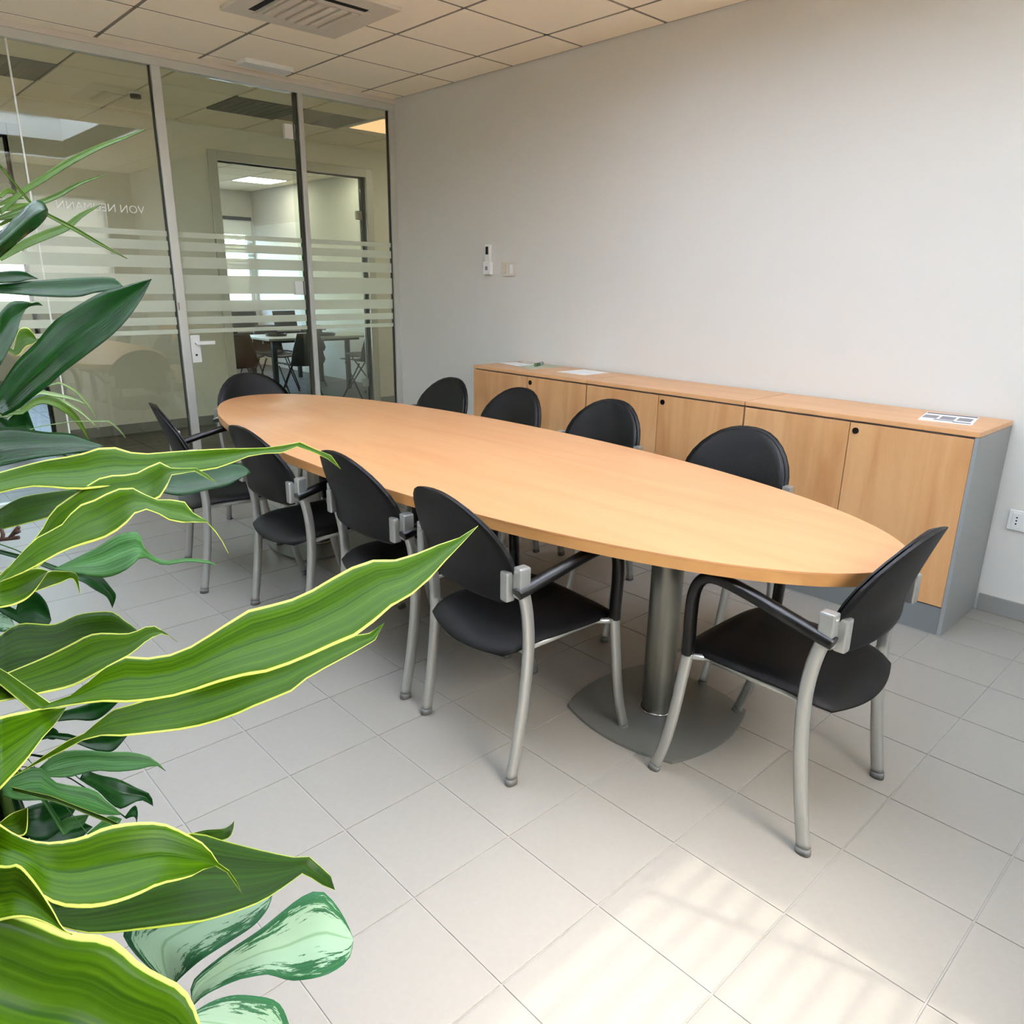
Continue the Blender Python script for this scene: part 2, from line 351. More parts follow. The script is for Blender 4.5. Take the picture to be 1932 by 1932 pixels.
# ------------------------------------------------------------------ walls
wr = tag(MB().box(XP-.0, 6.45, 0, .14, 0, H+.15).build('wall_long', M['wall']), kind='structure')
tag(MB().box(XP, 1.568, -.012, 0, 0, .078, .002).box(4.60, XB, -.012, 0, 0, .078, .002).build('baseboard_long', M['skirt']), kind='structure')
tag(MB().box(XP-.1, 6.45, YL-.14, YL, 0, H+.15).build('wall_planter_side', M['wall']), kind='structure')
WY0, WY1, WZ0, WZ1 = -3.45, -2.165, 1.25, 2.40
wb_ = struct('wall_window_side')
MB().box(XB, XB+.15, YL, WY0, 0, H+.15).box(XB, XB+.15, WY1, -1.95, 0, H+.15).box(XB, XB+.15, -.35, 0, 0, H+.15).box(XB, XB+.15, -1.95, -.35, 0, 1.0).box(XB, XB+.15, -1.95, -.35, 2.4, H+.15).box(XB, XB+.15, WY0, WY1, 0, WZ0).box(XB, XB+.15, WY0, WY1, WZ1, H+.15).build('wall_panel', M['wall'], wb_)
w5 = struct('window_5')  # unseen window and blind, added to brighten the floor on this side
for a, b in ((-1.95, -1.90), (-.40, -.35)): MB().box(XB+.1, XB+.14, a, b, 1.0, 2.4).build('window_frame', M['white'], w5)
MB().box(XB+.118, XB+.124, -1.90, -.40, 1.0, 2.4).build('glass_pane', M['clear'], w5)
rb_ = tag(empty('added_roller_blind', (XB+.03, -1.15, 2.4)), 'lowered white roller blind of the added second window, unseen behind the viewer', 'blind')
MB().box(-.001, .001, -.79, .79, -1.4, -.02).build('blind_cloth', M['shade'], rb_); MB().tube([(0, -.79, -.02), (0, .79, -.02)], .02).build('roller', M['white'], rb_); MB().box(-.006, .006, -.79, .79, -1.41, -1.39).build('bottom_bar', M['white'], rb_)
w2 = struct('window_1')
for a, b in ((WY0, WY0+.05), (WY1-.05, WY1)): MB().box(XB+.1, XB+.14, a, b, WZ0, WZ1).build('window_frame', M['white'], w2)
MB().box(XB+.1, XB+.14, WY0+.05, WY1-.05, WZ0, WZ0+.05).build('sill_rail', M['white'], w2)
MB().box(XB+.118, XB+.124, WY0+.05, WY1-.05, WZ0+.05, WZ1).build('glass_pane', M['clear'], w2)
bl = empty('venetian_blind', (XB+.045, (WY0+WY1)/2, WZ1-.12)); tag(bl, 'white slatted blind hanging in the window behind the viewer', 'blind')
sm_ = MB().box(-.045, .045, -.585, .585, -.004, .004).mesh('slat', M['blind'])
for k in range(11):
    o = put('slat', sm_, bl, (0, 0, -.10-.088*k)); o.rotation_euler = (0, R(-SUN_EL+5.2), 0)
MB().box(-.012, .012, -.6, .6, -.012, .012, .003).build('headrail', M['white'], bl)
MB().tube([(-.075, .37, -.015), (-.075, .40, -.135), (-.075, .63, -1.04)], .012).build('cord', M['white'], bl)

# ------------------------------------------------------------------ glass partition with its door
wp = struct('wall_glass')
MB().box(XP-.06, XP, YL, -.0, 2.642, 2.69, .002).build('top_rail', M['alu'], wp)
MB().box(XP-.08, XP+.01, YL, -.0, 2.69, H+.02, .002).build('head_channel', M['offwhite'], wp)
MB().box(XP-.055, XP-.002, YL, -1.81, 0, .05, .002).build('bottom_rail', M['alu'], wp)
MB().box(XP-.055, XP-.002, -.785, -.05, 0, .05, .002).build('bottom_rail', M['alu'], wp)
MB().box(XP-.06, XP, -1.80, -1.745, 0, 2.642, .003).build('mullion', M['alu'], wp)
MB().box(XP-.042, XP-.02, -1.809, -1.80, .05, 2.642).build('dark_seal', M['seal'], wp)
MB().box(XP-.06, XP, -.818, -.782, 0, 2.642, .003).build('mullion', M['alu'], wp)
MB().box(XP-.046, XP-.016, -.842, -.818, .0, 2.642).build('dark_seal', M['seal'], wp)
MB().box(XP-.06, XP, -.052, -.0, 0, 2.642, .003).build('end_post', M['alu'], wp)
MB().box(XP-.042, XP-.02, -.060, -.052, .05, 2.642).build('dark_seal', M['seal'], wp)
GX0, GX1 = XP-.036, XP-.026
MB().box(GX0, GX1, YL, -2.556, .05, 2.642).build('glass_pane', M['glass'], wp)
MB().box(GX0, GX1, -2.548, -1.809, .05, 2.642).build('glass_pane', M['glass'], wp)
MB().box(GX0-.001, GX1+.001, -2.556, -2.548, .05, 2.642).build('glass_joint', M['letter'], wp)
MB().box(GX0, GX1, -.782, -.060, .05, 2.642).build('glass_pane', M['glass'], wp)
MB().box(XP-.001, XP+.001, -1.797, -1.788, 1.185, 1.235).build('latch_mark', M['satin'], wp)
d1 = struct('door_1')
MB().box(GX0, GX1, -1.742, -.845, .012, 2.634).build('glass_leaf', M['door_glass'], d1)
BANDS = [(1.650, 1.683), (1.566, 1.622), (1.455, 1.528), (1.290, 1.412), (1.175, 1.247), (1.090, 1.139), (1.030, 1.058)]
for z0, z1 in BANDS:
    for a, b in ((YL, -2.556), (-2.548, -1.809), (-.782, -.060)): MB().box(GX1+.0004, GX1+.0012, a, b, z0, z1).build('frosted_band', M['frost'], wp)
    MB().box(GX1+.0004, GX1+.0012, -1.742, -.845, z0, z1).build('frosted_band', M['frost'], d1)
for z in (2.389, 1.331, .27):
    h_ = MB().box(GX0-.012, GX1+.012, -.925, -.862, z-.048, z+.048, .003).build('hinge', M['white'], d1)
    MB().box(GX0-.008, GX1+.016, -.858, -.846, z-.05, z+.05, .003).build('hinge_pin', M['satin'], h_)
hp = MB().box(GX1, GX1+.014, -1.738, -1.672, .832, 1.018, .003).build('handle_plate', M['white'], d1)
MB().tube([(GX1+.014, -1.70, .966), (GX1+.05, -1.70, .966)], .011, n=14).box(GX1+.042, GX1+.058, -1.705, -1.585, .954, .978, .003).build('lever', M['white'], hp)
MB().tube([(GX1+.013, -1.706, .884), (GX1+.016, -1.706, .884)], .008, n=14).build('keyhole', M['black'], hp)
tc_ = bpy.data.curves.new('lettering', 'FONT'); tc_.body = 'VON NEUMANN'; tc_.size = .0645; tc_.extrude = .0003; tc_.offset = -.0006; tc_.align_x = 'LEFT'; tc_.resolution_u = 3
to = bpy.data.objects.new('lettering_curve', tc_); COL.objects.link(to)
tm = bpy.data.meshes.new_from_object(to.evaluated_get(bpy.context.evaluated_depsgraph_get())); bpy.data.objects.remove(to)
x0 = min(v.co.x for v in tm.vertices); x1 = max(v.co.x for v in tm.vertices); kx = .497/(x1-x0)
for v in tm.vertices:                                     # reads from the corridor, so mirrored from the room
    v.co = Vector((GX1+.0008-v.co.z, -1.931-(v.co.x-x0)*kx, 1.779+v.co.y*1.02))
tm.materials.clear(); tm.materials.append(M['letter']); lt = put('lettering', tm, wp); lt['label'] = 'pale vinyl room name, mirrored as read from behind'

# ------------------------------------------------------------------ corridor and the room beyond it
XW = -2.0
wc = struct('wall_corridor')
OP1, OP2, ZO = (-.545, 1.055), (-3.4, -2.20), 2.44
MB().box(XW-.12, XW, OP1[1], 3, 0, H+.1).box(XW-.12, XW, OP2[1], OP1[0], 0, H+.1).box(XW-.12, XW, -6, OP2[0], 0, H+.1).box(XW-.12, XW, *OP1, ZO, H+.1).box(XW-.12, XW, *OP2, ZO, H+.1).build('wall_panel', M['cwall'], wc)
tag(MB().box(XW, XW+.012, OP1[1]+.1, 3, 0, .09).box(XW, XW+.012, OP2[1]+.1, OP1[0]-.1, 0, .09).build('baseboard_corridor', M['skirt']), kind='structure')
tag(MB().box(XW, XP-.06, 3, 3.1, 0, H+.1).build('wall_corridor_end', M['cwall']), kind='structure')
tag(MB().box(XW, XP-.06, -6.1, -6, 0, H+.1).build('wall_corridor_near_end', M['cwall']), kind='structure')
tag(MB().box(XP-.08, XP-.0, .0, 3, 0, H+.1).build('wall_corridor_side', M['cwall']), kind='structure')
tag(MB().box(XP-.08, XP-.0, -6, YL, 0, H+.1).build('wall_corridor_planter_side', M['cwall']), kind='structure')
for n_, (a, b) in (('trim_1', OP1), ('trim_2', OP2)):
    t_ = struct(n_)
    for y0, y1 in ((a-.085, a), (b, b+.085)): MB().box(XW-.14, XW+.025, y0, y1, 0, ZO+.085, .006).build('jamb', M['alu'], t_)
    MB().box(XW-.14, XW+.025, a, b, ZO, ZO+.085, .006).build('head', M['alu'], t_)
d2 = struct('door_2')
MB().box(XW-.075, XW-.065, OP1[0]+.80, OP1[1]-.02, .02, ZO-.02).build('glass_leaf', M['door_glass'], d2)
MB().box(XW-.09, XW-.05, OP1[1]-.085, OP1[1]-.02, 2.02, 2.11, .003).build('hinge', M['alu'], d2)
MB().box(XW-.09, XW-.05, OP1[1]-.085, OP1[1]-.02, .22, .31, .003).build('hinge', M['alu'], d2)
MB().box(XW-.08, XW-.06, OP1[1]-.016, OP1[1]-.006, 0, ZO).build('dark_seal', M['seal'], d2)
d3 = struct('door_3')
MB().box(XW-.075, XW-.065, OP2[0], OP2[1]-.02, .02, ZO-.02).build('glass_leaf', M['clear'], d3)
MB().box(XW-.09, XW-.05, OP2[1]-.085, OP2[1]-.02, 1.98, 2.09, .003).build('hinge', M['alu'], d3)
MB().box(XW-.08, XW-.06, OP2[1]-.02, OP2[1], 0, ZO).build('dark_seal', M['seal'], d3)
cc = struct('ceiling_corridor')
special = {(-1, 1): 'd', (-1, -2): 'l', (-1, 4): 'd'}
cxs = [XW, -1.9, -1.3, -.7, -.1, XP-.06]
for i in range(5):
    for j in range(-6, 10):
        y1 = -.3-.6*j; y0 = y1-.6
        if y0 < -6 or y1 > 3.05: continue
        if (i, j) in ((2, 0), (2, -1), (2, 3)): continue
        ctile(cxs[i], cxs[i+1], max(y0, -6), min(y1, 3), cc)
MB().box(XW, XP-.06, -6, 3, H+.012, H+.1).build('ceiling_slab', M['grid'], cc)
for y in (-.6, -2.4):
    v_ = empty('air_diffuser', (-1.0, y, H)); tag(v_, 'grey square ceiling vent in the corridor '+('before the nearer doorway' if y > -1 else 'above the lettered glass pane'), 'vent')
    MB().box(-.29, .29, -.29, .29, -.004, .012, .003).build('frame', M['diffuser'], v_)
    for k in range(8): MB().box(-.26, .26, -.245+.07*k-.012, -.245+.07*k+.012, -.010, -.003).build('louvre', M['diffuser'], v_)
cl = empty('ceiling_light', (-.81, .6, H)); tag(cl, 'warm glowing square ceiling light in the corridor', 'ceiling light')
MB().box(-.3, .3, -.3, .3, -.006, .012, .003).build('frame', M['white'], cl); MB().box(-.27, .27, -.27, .27, -.009, -.0055).build('diffuser', M['lamp_warm'], cl)
for y in (2.1, -3.9, -5.1):  # out-of-view lights, added only to brighten the corridor
    c_ = tag(empty('ceiling_light', (-1.0, y, H)), 'unseen white ceiling light added to brighten the corridor, at its '+('far end' if y > 0 else 'plant side' if y > -4.5 else 'last bay'), 'ceiling light')
    MB().box(-.29, .29, -.29, .29, -.012, -.0005, .003).build('frame', M['white'], c_); MB().box(-.26, .26, -.26, .26, -.015, -.0115).build('diffuser', M['lamp_white'], c_)
ds = empty('smoke_detector', (-1.13, -1.49, H-.001)); tag(ds, 'small round detector on the corridor ceiling', 'detector')
MB().cyl(0, 0, -.015, .0, .055, 24).build('base', M['white'], ds); MB().cyl(0, 0, -.04, -.015, .038, 24).build('sensor_head', M['black'], ds)
# far room
XF, YR = -6.9, 2.05
wf = struct('wall_far')
FW = (-4.2, 2.0, 1.0, 2.33)
MB().box(XF-.15, XF, -6, 3, 0, FW[2]).box(XF-.15, XF, -6, 3, FW[3], H+.1).box(XF-.15, XF, -6, FW[0], FW[2], FW[3]).box(XF-.15, XF, FW[1], 3, FW[2], FW[3]).build('wall_panel', M['wall'], wf)
tag(MB().box(XF, XW-.12, YR, YR+.12, 0, H+.1).build('wall_far_side', M['wall']), kind='structure')
tag(MB().box(XF, XW-.12, -6.1, -6, 0, H+.1).build('wall_far_near_side', M['wall']), kind='structure')
cf = struct('ceiling_far_room')
fxs = [XF+.6*i for i in range(8)]+[XW-.12]
for i in range(8):
    for j in range(14):
        y1 = YR-.25-.6*(j-1) if j else YR; y0 = YR-.25-.6*j
        if (i, j) in ((2, 1), (5, 1), (2, 5), (5, 5), (2, 9)): continue
        ctile(fxs[i], fxs[i+1], max(y0, -6), y1, cf)
MB().box(XF, XW-.12, -6, 3, H+.012, H+.1).build('ceiling_slab', M['white'], cf)
for n_, (i, j) in enumerate(((2, 1), (5, 1), (2, 5), (5, 5), (2, 9))):
    x = (fxs[i]+fxs[i+1])/2; y = YR-.25-.6*j+.3
    c_ = empty('ceiling_panel_light', (x, y, H)); tag(c_, ('bright square ceiling panel near the far window across the corridor', 'bright square ceiling panel over the nearest far table', 'bright square ceiling panel in the middle of the far window side', 'bright square ceiling panel behind the doorway jamb', 'bright square ceiling panel beyond the farther doorway')[n_], 'ceiling light', 'ceiling panels across the corridor')
    MB().box(-.3, .3, -.3, .3, -.006, .012, .003).build('frame', M['white'], c_); MB().box(-.27, .27, -.27, .27, -.009, -.0055).build('diffuser', M['lamp_white'], c_)
w3 = struct('window_2')
for y in (-4.17, -2.6, -1.1, .45, 1.97): MB().box(XF-.1, XF-.04, y-.03, y+.03, FW[2], FW[3]).build('window_frame', M['white'], w3)
for y in (-4.14, -2.57, -1.07, .48): MB().box(XF-.075, XF-.069, y, y+1.47, FW[2], FW[3]).build('glass_pane', M['clear'], w3)
fb = empty('window_blind', (XF+.03, 0, 2.33)); tag(fb, 'white slatted blind over the bright window across the corridor', 'blind')
MB().box(-.03, .03, FW[0], FW[1], -.05, .0).build('headrail', M['dsteel'], fb)
MB().box(-.012, -.004, FW[0], FW[1], -.27, -.05).build('raised_slats', M['blind'], fb)
fs_ = MB().box(-.025, .025, FW[0], FW[1], -.001, .001).mesh('slat', M['blind'])
for k in range(9):
    o = put('slat', fs_, fb, (0, 0, -.31-.06*k)); o.rotation_euler = (0, R(25), 0)
wbrd = empty('whiteboard', (-6.0, YR-.012, 1.5)); tag(wbrd, 'white board on the side wall of the room across the corridor', 'whiteboard')
MB().box(-.8, .8, -.008, .010, -.5, .7, .003).build('panel', M['white'], wbrd); MB().box(-.8, .8, -.03, -.008, -.52, -.5).build('tray', M['alu'], wbrd)

# ------------------------------------------------------------------ far tables and chairs
def far_table(x, y, rz, label, w=1.5, d=.75):
    t = tag(empty('classroom_table', (x, y, 0), rz), label, 'table', 'tables across the corridor')
    MB().box(-w/2, w/2, -d/2, d/2, .715, .742, .004).build('tabletop', M['dtable'], t)
    for sx in (-1, 1):
        for sy in (-1, 1): MB().box(sx*(w/2-.08)-.025, sx*(w/2-.08)+.025, sy*(d/2-.06)-.025, sy*(d/2-.06)+.025, 0, .715).build('leg', M['dsteel'], t)
    MB().box(-w/2+.1, w/2-.1, -.02, .02, .66, .715).build('crossbar', M['dsteel'], t)
    return t
far_table(-3.15, .95, R(90), 'pale grey table nearest the doorway in the room across the corridor')
far_table(-4.6, 1.0, R(90), 'pale grey table second from the doorway across the corridor')
far_table(-4.3, -.6, R(90), 'pale grey table beyond the open half of the doorway')
far_table(-3.2, -3.1, R(0), 'pale table seen behind the plants through the farther doorway')
def make_far_chair():
    t = empty('shell_chair')
    m = MB(); P = []
    n, k = 8, 9
    prof = [(.22, .44), (.10, .45), (-.08, .44), (-.18, .45), (-.22, .5), (-.235, .58), (-.25, .66), (-.265, .74), (-.27, .82)]
    for a, (y, z) in enumerate(prof):
        w = .21 if a < 5 else .21-.012*(a-4)**1.3
        for i in range(n+1):
            s_ = i/n*2-1; m.v.append((s_*w, y+(.03*s_*s_ if a > 4 else 0), z+(.025*s_*s_ if a < 5 else 0)))
    for a in range(len(prof)-1):
        for i in range(n): q = a*(n+1)+i; m.f.append((q, q+1, q+n+2, q+n+1)); m.sm.append(True)
    sh = m.build('shell', M['dark'], t); so = sh.modifiers.new('thickness', 'SOLIDIFY'); so.thickness = .012
    for sx in (-1, 1):
        for a, b in ((.2, -.14), (-.2, .14)): MB().tube([(sx*.2, a, 0), (sx*.19, b, .435)], .009, n=8).build('leg', M['dark'], t)
    return t
fc0 = make_far_chair()
for k, (x, y, rz, lb) in enumerate([(-3.78, .75, -90, 'black shell chair on the far side of the nearest table across the corridor'), (-2.62, 1.35, 95, 'black shell chair beside the glass door jamb across the corridor'),
        (-3.78, .27, -80, 'black shell chair at the open end of the nearest table across the corridor'), (-5.3, .8, 90, 'black shell chair behind the second table across the corridor'),
        (-4.97, -.2, -90, 'black shell chair deepest in shade beyond the doorway'), (-3.68, -.40, 90, 'black shell chair nearest the open half of the doorway'), (-3.62, -.98, 90, 'black shell chair close behind the doorway jamb'),
        (-2.8, -.2, 75, 'black shell chair turned sideways just inside the open half of the doorway'), (-4.0, 1.27, 90, 'black shell chair between the two tables across the corridor'), (-2.62, .48, 90, 'black shell chair at the near end of the nearest table across the corridor'),
        (-5.0, -1.0, -90, 'black shell chair farthest back behind the doorway jamb'), (-2.9, -.85, -60, 'black shell chair right behind the doorway jamb'), (-3.15, 1.74, 180, 'black shell chair along the side wall across the corridor'),
        (-3.3, -3.75, 0, 'black shell chair behind the plants through the farther doorway')]):
    o = fc0 if k == 0 else copy_tree(fc0)
    o.location = (x, y, 0); o.rotation_euler = (0, 0, R(rz)); tag(o, lb, 'chair', 'black chairs across the corridor')
for k, (x, y, lb, w) in enumerate([(-3.0, .98, 'round black tray on the table nearest the doorway', .17), (-3.2, .5, 'smaller round black tray near the table corner', .12)]):
    t = tag(empty('serving_tray', (x, y, .742)), lb, 'tray', 'trays across the corridor'); MB().cyl(0, 0, 0, .012, w, 28).build('plate', M['dark'], t)
    rim = MB(); rim.tube([(w*math.cos(a*.2618), w*math.sin(a*.2618), .02) for a in range(25)], .008, n=6, side=Vector((0, 0, 1))); rim.build('rim', M['dark'], t)
for k, (x, y) in enumerate([(-4.45, .75), (-4.5, 1.35)]):
    t = tag(empty('laptop', (x, y, .742), R(90)), 'open dark laptop on the second table, '+('nearer the open doorway half' if k == 0 else 'nearer the side wall'), 'laptop', 'laptops across the corridor')
    MB().box(-.17, .17, -.12, .12, 0, .018, .004).build('keyboard_base', M['dark'], t)
    MB().box(-.17, .17, 0, .01, 0, .22, .003).xf(Matrix.Translation((0, .11, .016)) @ Matrix.Rotation(R(-15), 4, 'X')).build('screen', M['dark'], t)
bin_ = tag(empty('waste_bin', (-2.55, -2.42, 0)), 'grey bin behind the plants by the farther doorway', 'bin')
MB().tube([(0, 0, 0), (0, 0, .42)], .13, n=24, taper=[.85, 1]).build('body', M['cabgrey'], bin_); MB().cyl(0, 0, .42, .435, .137, 24).build('rim', M['dsteel'], bin_)

# ------------------------------------------------------------------ conference table
TC, TA, TB, TZ = (2.985, -1.795), 1.843, .592, .735
def sup(a, b, n=144, e=2.06):
    o = []
    for k in range(n):
        w = 2*math.pi*k/n; c, s = math.cos(w), math.sin(w)
        o.append((math.copysign(abs(c)**(2/e)*a, c), math.copysign(abs(s)**(2/e)*b, s)))
    return o
tb = tag(empty('conference_table', (*TC, 0)), 'long oval beech conference table on two steel columns', 'table')
MB().prism(sup(TA, TB), TZ-.005, TZ).build('tabletop', M['top'], tb)
MB().prism(sup(TA-.0008, TB-.0008), TZ-.036, TZ-.0055).build('edge_band', M['edge'], tb)
def squircle(r, e=3.2, n=64):
    out = []
    for k in range(n):
        w = 2*math.pi*k/n; c, s = math.cos(w), math.sin(w)
        out.append((math.copysign(abs(c)**(2/e)*r, c), math.copysign(abs(s)**(2/e)*r, s)))
    return out
for x in (1.15, -1.13):
    # cushion-shaped foot plate: four corners, bowed sides
    pl = []
    cs = [(-.215, -.215), (.215, -.215), (.215, .215), (-.215, .215)]
    for k in range(4):
        a, b = Vector(cs[k]), Vector(cs[(k+1) % 4]); nn = Vector(((b-a).y, -(b-a).x)).normalized()
        for j in range(12):
            t = j/12; p = a.lerp(b, t)+nn*.045*4*t*(1-t); pl.append((x+p.x, p.y))
    MB().prism(pl, 0, .010, False).build('base_plate', M['cast'], tb)
    MB().cyl(x, 0, .010, TZ-.036, .052, 48).build('column', M['satin'], tb)
    rg = MB(); rg.tube([(x+.056*math.cos(a*.2618), .056*math.sin(a*.2618), .014) for a in range(25)], .005, n=8, side=Vector((0, 0, 1))); rg.build('collar_ring', M['chrome'], tb)
    MB().box(x-.2, x+.2, -.05, .05, TZ-.042, TZ-.0362).build('top_bracket', M['black'], tb)

# ------------------------------------------------------------------ visitor chairs
def smooth(P, n=6):
    """Catmull-Rom through P"""
    P = [Vector(p) for p in P]; o = []
    for i in range(len(P)-1):
        p0, p1, p2, p3 = P[max(i-1, 0)], P[i], P[i+1], P[min(i+2, len(P)-1)]
        for k in range(n):
            t = k/n; o.append(.5*((2*p1)+(p2-p0)*t+(2*p0-5*p1+4*p2-p3)*t*t+(3*p1-p0-3*p2+p3)*t**3))
    return o+[P[-1]]
def make_chair():
    t = empty('visitor_chair')
    X = Vector((1, 0, 0))
    for sx in (-1, 1):
        rl = smooth([(sx*.232, 0, .02), (sx*.234, .022, .15), (sx*.237, .041, .30), (sx*.24, .047, .43), (sx*.243, .038, .53), (sx*.245, .020, .61), (sx*.245, .010, .668)])
        lg = MB().tube(rl, .0125, .0175, 12, X, power=2.8).build('leg', M['silver'], t)
        MB().tube([(sx*.232, -.002, 0), (sx*.232, 0, .020)], .0142, .0195, 12, X, power=2.8).build('glide', M['glide'], lg)
        fr = smooth([(sx*.232, .465, .02), (sx*.235, .436, .11), (sx*.24, .412, .22), (sx*.243, .395, .33), (sx*.245, .380, .43)])
        lg = MB().tube(fr, .0115, .016, 12, X, power=2.8).build('leg', M['silver'], t)
        MB().tube([(sx*.232, .469, 0), (sx*.232, .464, .020)], .0132, .018, 12, X, power=2.8).build('glide', M['glide'], lg)
        ar = smooth([(sx*.250, -.006, .604), (sx*.253, .05, .618), (sx*.257, .13, .640), (sx*.258, .22, .662), (sx*.258, .30, .674), (sx*.257, .345, .662), (sx*.254, .371, .62), (sx*.25, .379, .55), (sx*.246, .380, .47), (sx*.245, .381, .425)])
        MB().tube(ar, .0185, .0155, 14, X, power=2.6).build('armrest', M['black'], t)
        cl_ = MB().box(sx*.245-.016, sx*.245+.016, -.004, .034, .588, .676, .005).build('clamp', M['silver'], t)
        MB().box(min(sx*.198, sx*.229), max(sx*.198, sx*.229), -.024, .006, .575, .66, .006).build('clamp_plate', M['silver'], cl_)
    # side rails and cross tubes under the seat
    sf = MB()
    for sx in (-1, 1): sf.tube([(sx*.195, .36, .408), (sx*.195, .07, .398)], .008, .011, 8, X)
    sf.tube([(-.244, .378, .418), (-.2, .34, .411), (.2, .34, .411), (.244, .378, .418)], .009, .009, 8, Vector((0, 0, 1))).tube([(-.238, .06, .398), (.238, .06, .398)], .009, .009, 8, Vector((0, 1, 0)))
    sf.build('seat_frame', M['silver'], t)
    # seat: bowed outline, dished top, drooping rear edge
    n, k = 16, 14; m = MB()
    def zt(x, y): return .443-.016*(1-(x/.22)**2)*(1-((y-.22)/.21)**2)-.034*max(0, (.13-y)/.13)**2-.02*max(0, (y-.36)/.08)**2-.012*(abs(x)/.22)**6
    for lay in (0, 1):
        for j in range(k+1):
            v = j/k*2-1
            for i in range(n+1):
                u = i/n*2-1
                w = .218*(1-.06*max(0, -v)**2-.10*abs(v)**8)
                y = .215+v*(.215+(.035 if v < 0 else .008)*(1-u*u))
                e = max(abs(u), abs(v)); z = zt(u*w, y)
                th = .034*(1-.55*e**6)
                m.v.append((u*w, y, z-.010*e**10 if lay else z-th))
    N = (n+1)*(k+1)
    for j in range(k):
        for i in range(n):
            q = j*(n+1)+i
            m.f.append((N+q, N+q+1, N+q+n+2, N+q+n+1)); m.f.append((q, q+n+1, q+n+2, q+1)); m.sm += [True, True]
    bd = [i for i in range(n+1)]+[j*(n+1)+n for j in range(1, k+1)]+[k*(n+1)+i for i in range(n-1, -1, -1)]+[j*(n+1) for j in range(k-1, 0, -1)]
    for a in range(len(bd)):
        p, q = bd[a], bd[(a+1) % len(bd)]; m.f.append((p, q, N+q, N+p)); m.sm.append(True)
    m.build('seat', M['seatm'], t)
    # backrest: wide D-shaped shell, leaning and curved round the sitter
    prof = [(.555, .180), (.563, .203), (.585, .218), (.615, .228), (.64, .234), (.665, .234), (.70, .228), (.735, .214), (.77, .190), (.80, .160), (.825, .124), (.842, .085), (.850, .05), (.853, .018)]
    n = 16
    for nm, mt, off, th, k_ in (('backrest', M['leather'], 0., .016, 1.), ('back_pad', M['leather'], .016, .012, .955)):
        m = MB(); N = (n+1)*len(prof)
        for lay in (0, 1):
            for z, w in prof:
                if k_ < 1: z = .70+(z-.70)*.955
                w *= k_
                for i in range(n+1):
                    u = i/n*2-1; x = u*w
                    yb = -.045*((z-.60)/.15 if z > .60 else 0)**1.15-.042*(1-(x/.235)**2)+.012
                    e = 1-abs(u)**8
                    m.v.append((x, yb+off+(th*(.45+.55*e) if lay else 0), z))
        for j in range(len(prof)-1):
            for i in range(n):
                q = j*(n+1)+i; m.f.append((q, q+n+1, q+n+2, q+1)[::-1]); m.f.append((N+q, N+q+1, N+q+n+2, N+q+n+1)[::-1]); m.sm += [True, True]
        k = len(prof)-1
        bd = [i for i in range(n+1)]+[j*(n+1)+n for j in range(1, k+1)]+[k*(n+1)+i for i in range(n-1, -1, -1)]+[j*(n+1) for j in range(k-1, 0, -1)]
        for a in range(len(bd)):
            p, q = bd[a], bd[(a+1) % len(bd)]; m.f.append((p, q, N+q, N+p)); m.sm.append(False)
        o = m.build(nm, mt, t)
        bm = bmesh.new(); bm.from_mesh(o.data); bmesh.ops.recalc_face_normals(bm, faces=bm.faces[:]); bm.to_mesh(o.data); bm.free()
    return t
ch0 = make_chair()
CH = [  # rear-foot midpoint, heading (degrees, 0 = facing the long wall)
    (4.795, -1.835, 90, 'black armchair drawn up to the window end of the table, all four legs in view'),
    (3.858, -2.414, -5, 'black armchair tucked under the table beside the near steel column, back to the plants'),
    (3.267, -2.38, -2, 'black armchair second from the window end on the plant side, behind the striped leaf'),
    (2.635, -2.43, 0, 'black armchair third from the window end on the plant side'),
    (1.90, -2.50, -12, 'black armchair standing clear of the table tip, plant side, seen almost edge-on'),
    (1.115, -1.765, -90, 'black armchair closing the table tip in front of the glass door'),
    (1.945, -1.02, 180, 'black chair back on the wall side, nearest the glass partition'),
    (2.515, -1.0, 180, 'black chair back at the left end of the cabinets, second from the partition'),
    (3.10, -.93, 180, 'black chair back in front of the middle cabinet'),
    (3.915, -1.07, 180, 'black chair back in front of the third cabinet, largest on the wall side')]
for k, (x, y, rz, lb) in enumerate(CH):
    o = ch0 if k == 0 else copy_tree(ch0)
    o.location = (x, y, 0); o.rotation_euler = (0, 0, R(rz)); tag(o, lb, 'chair', 'armchairs round the conference table')

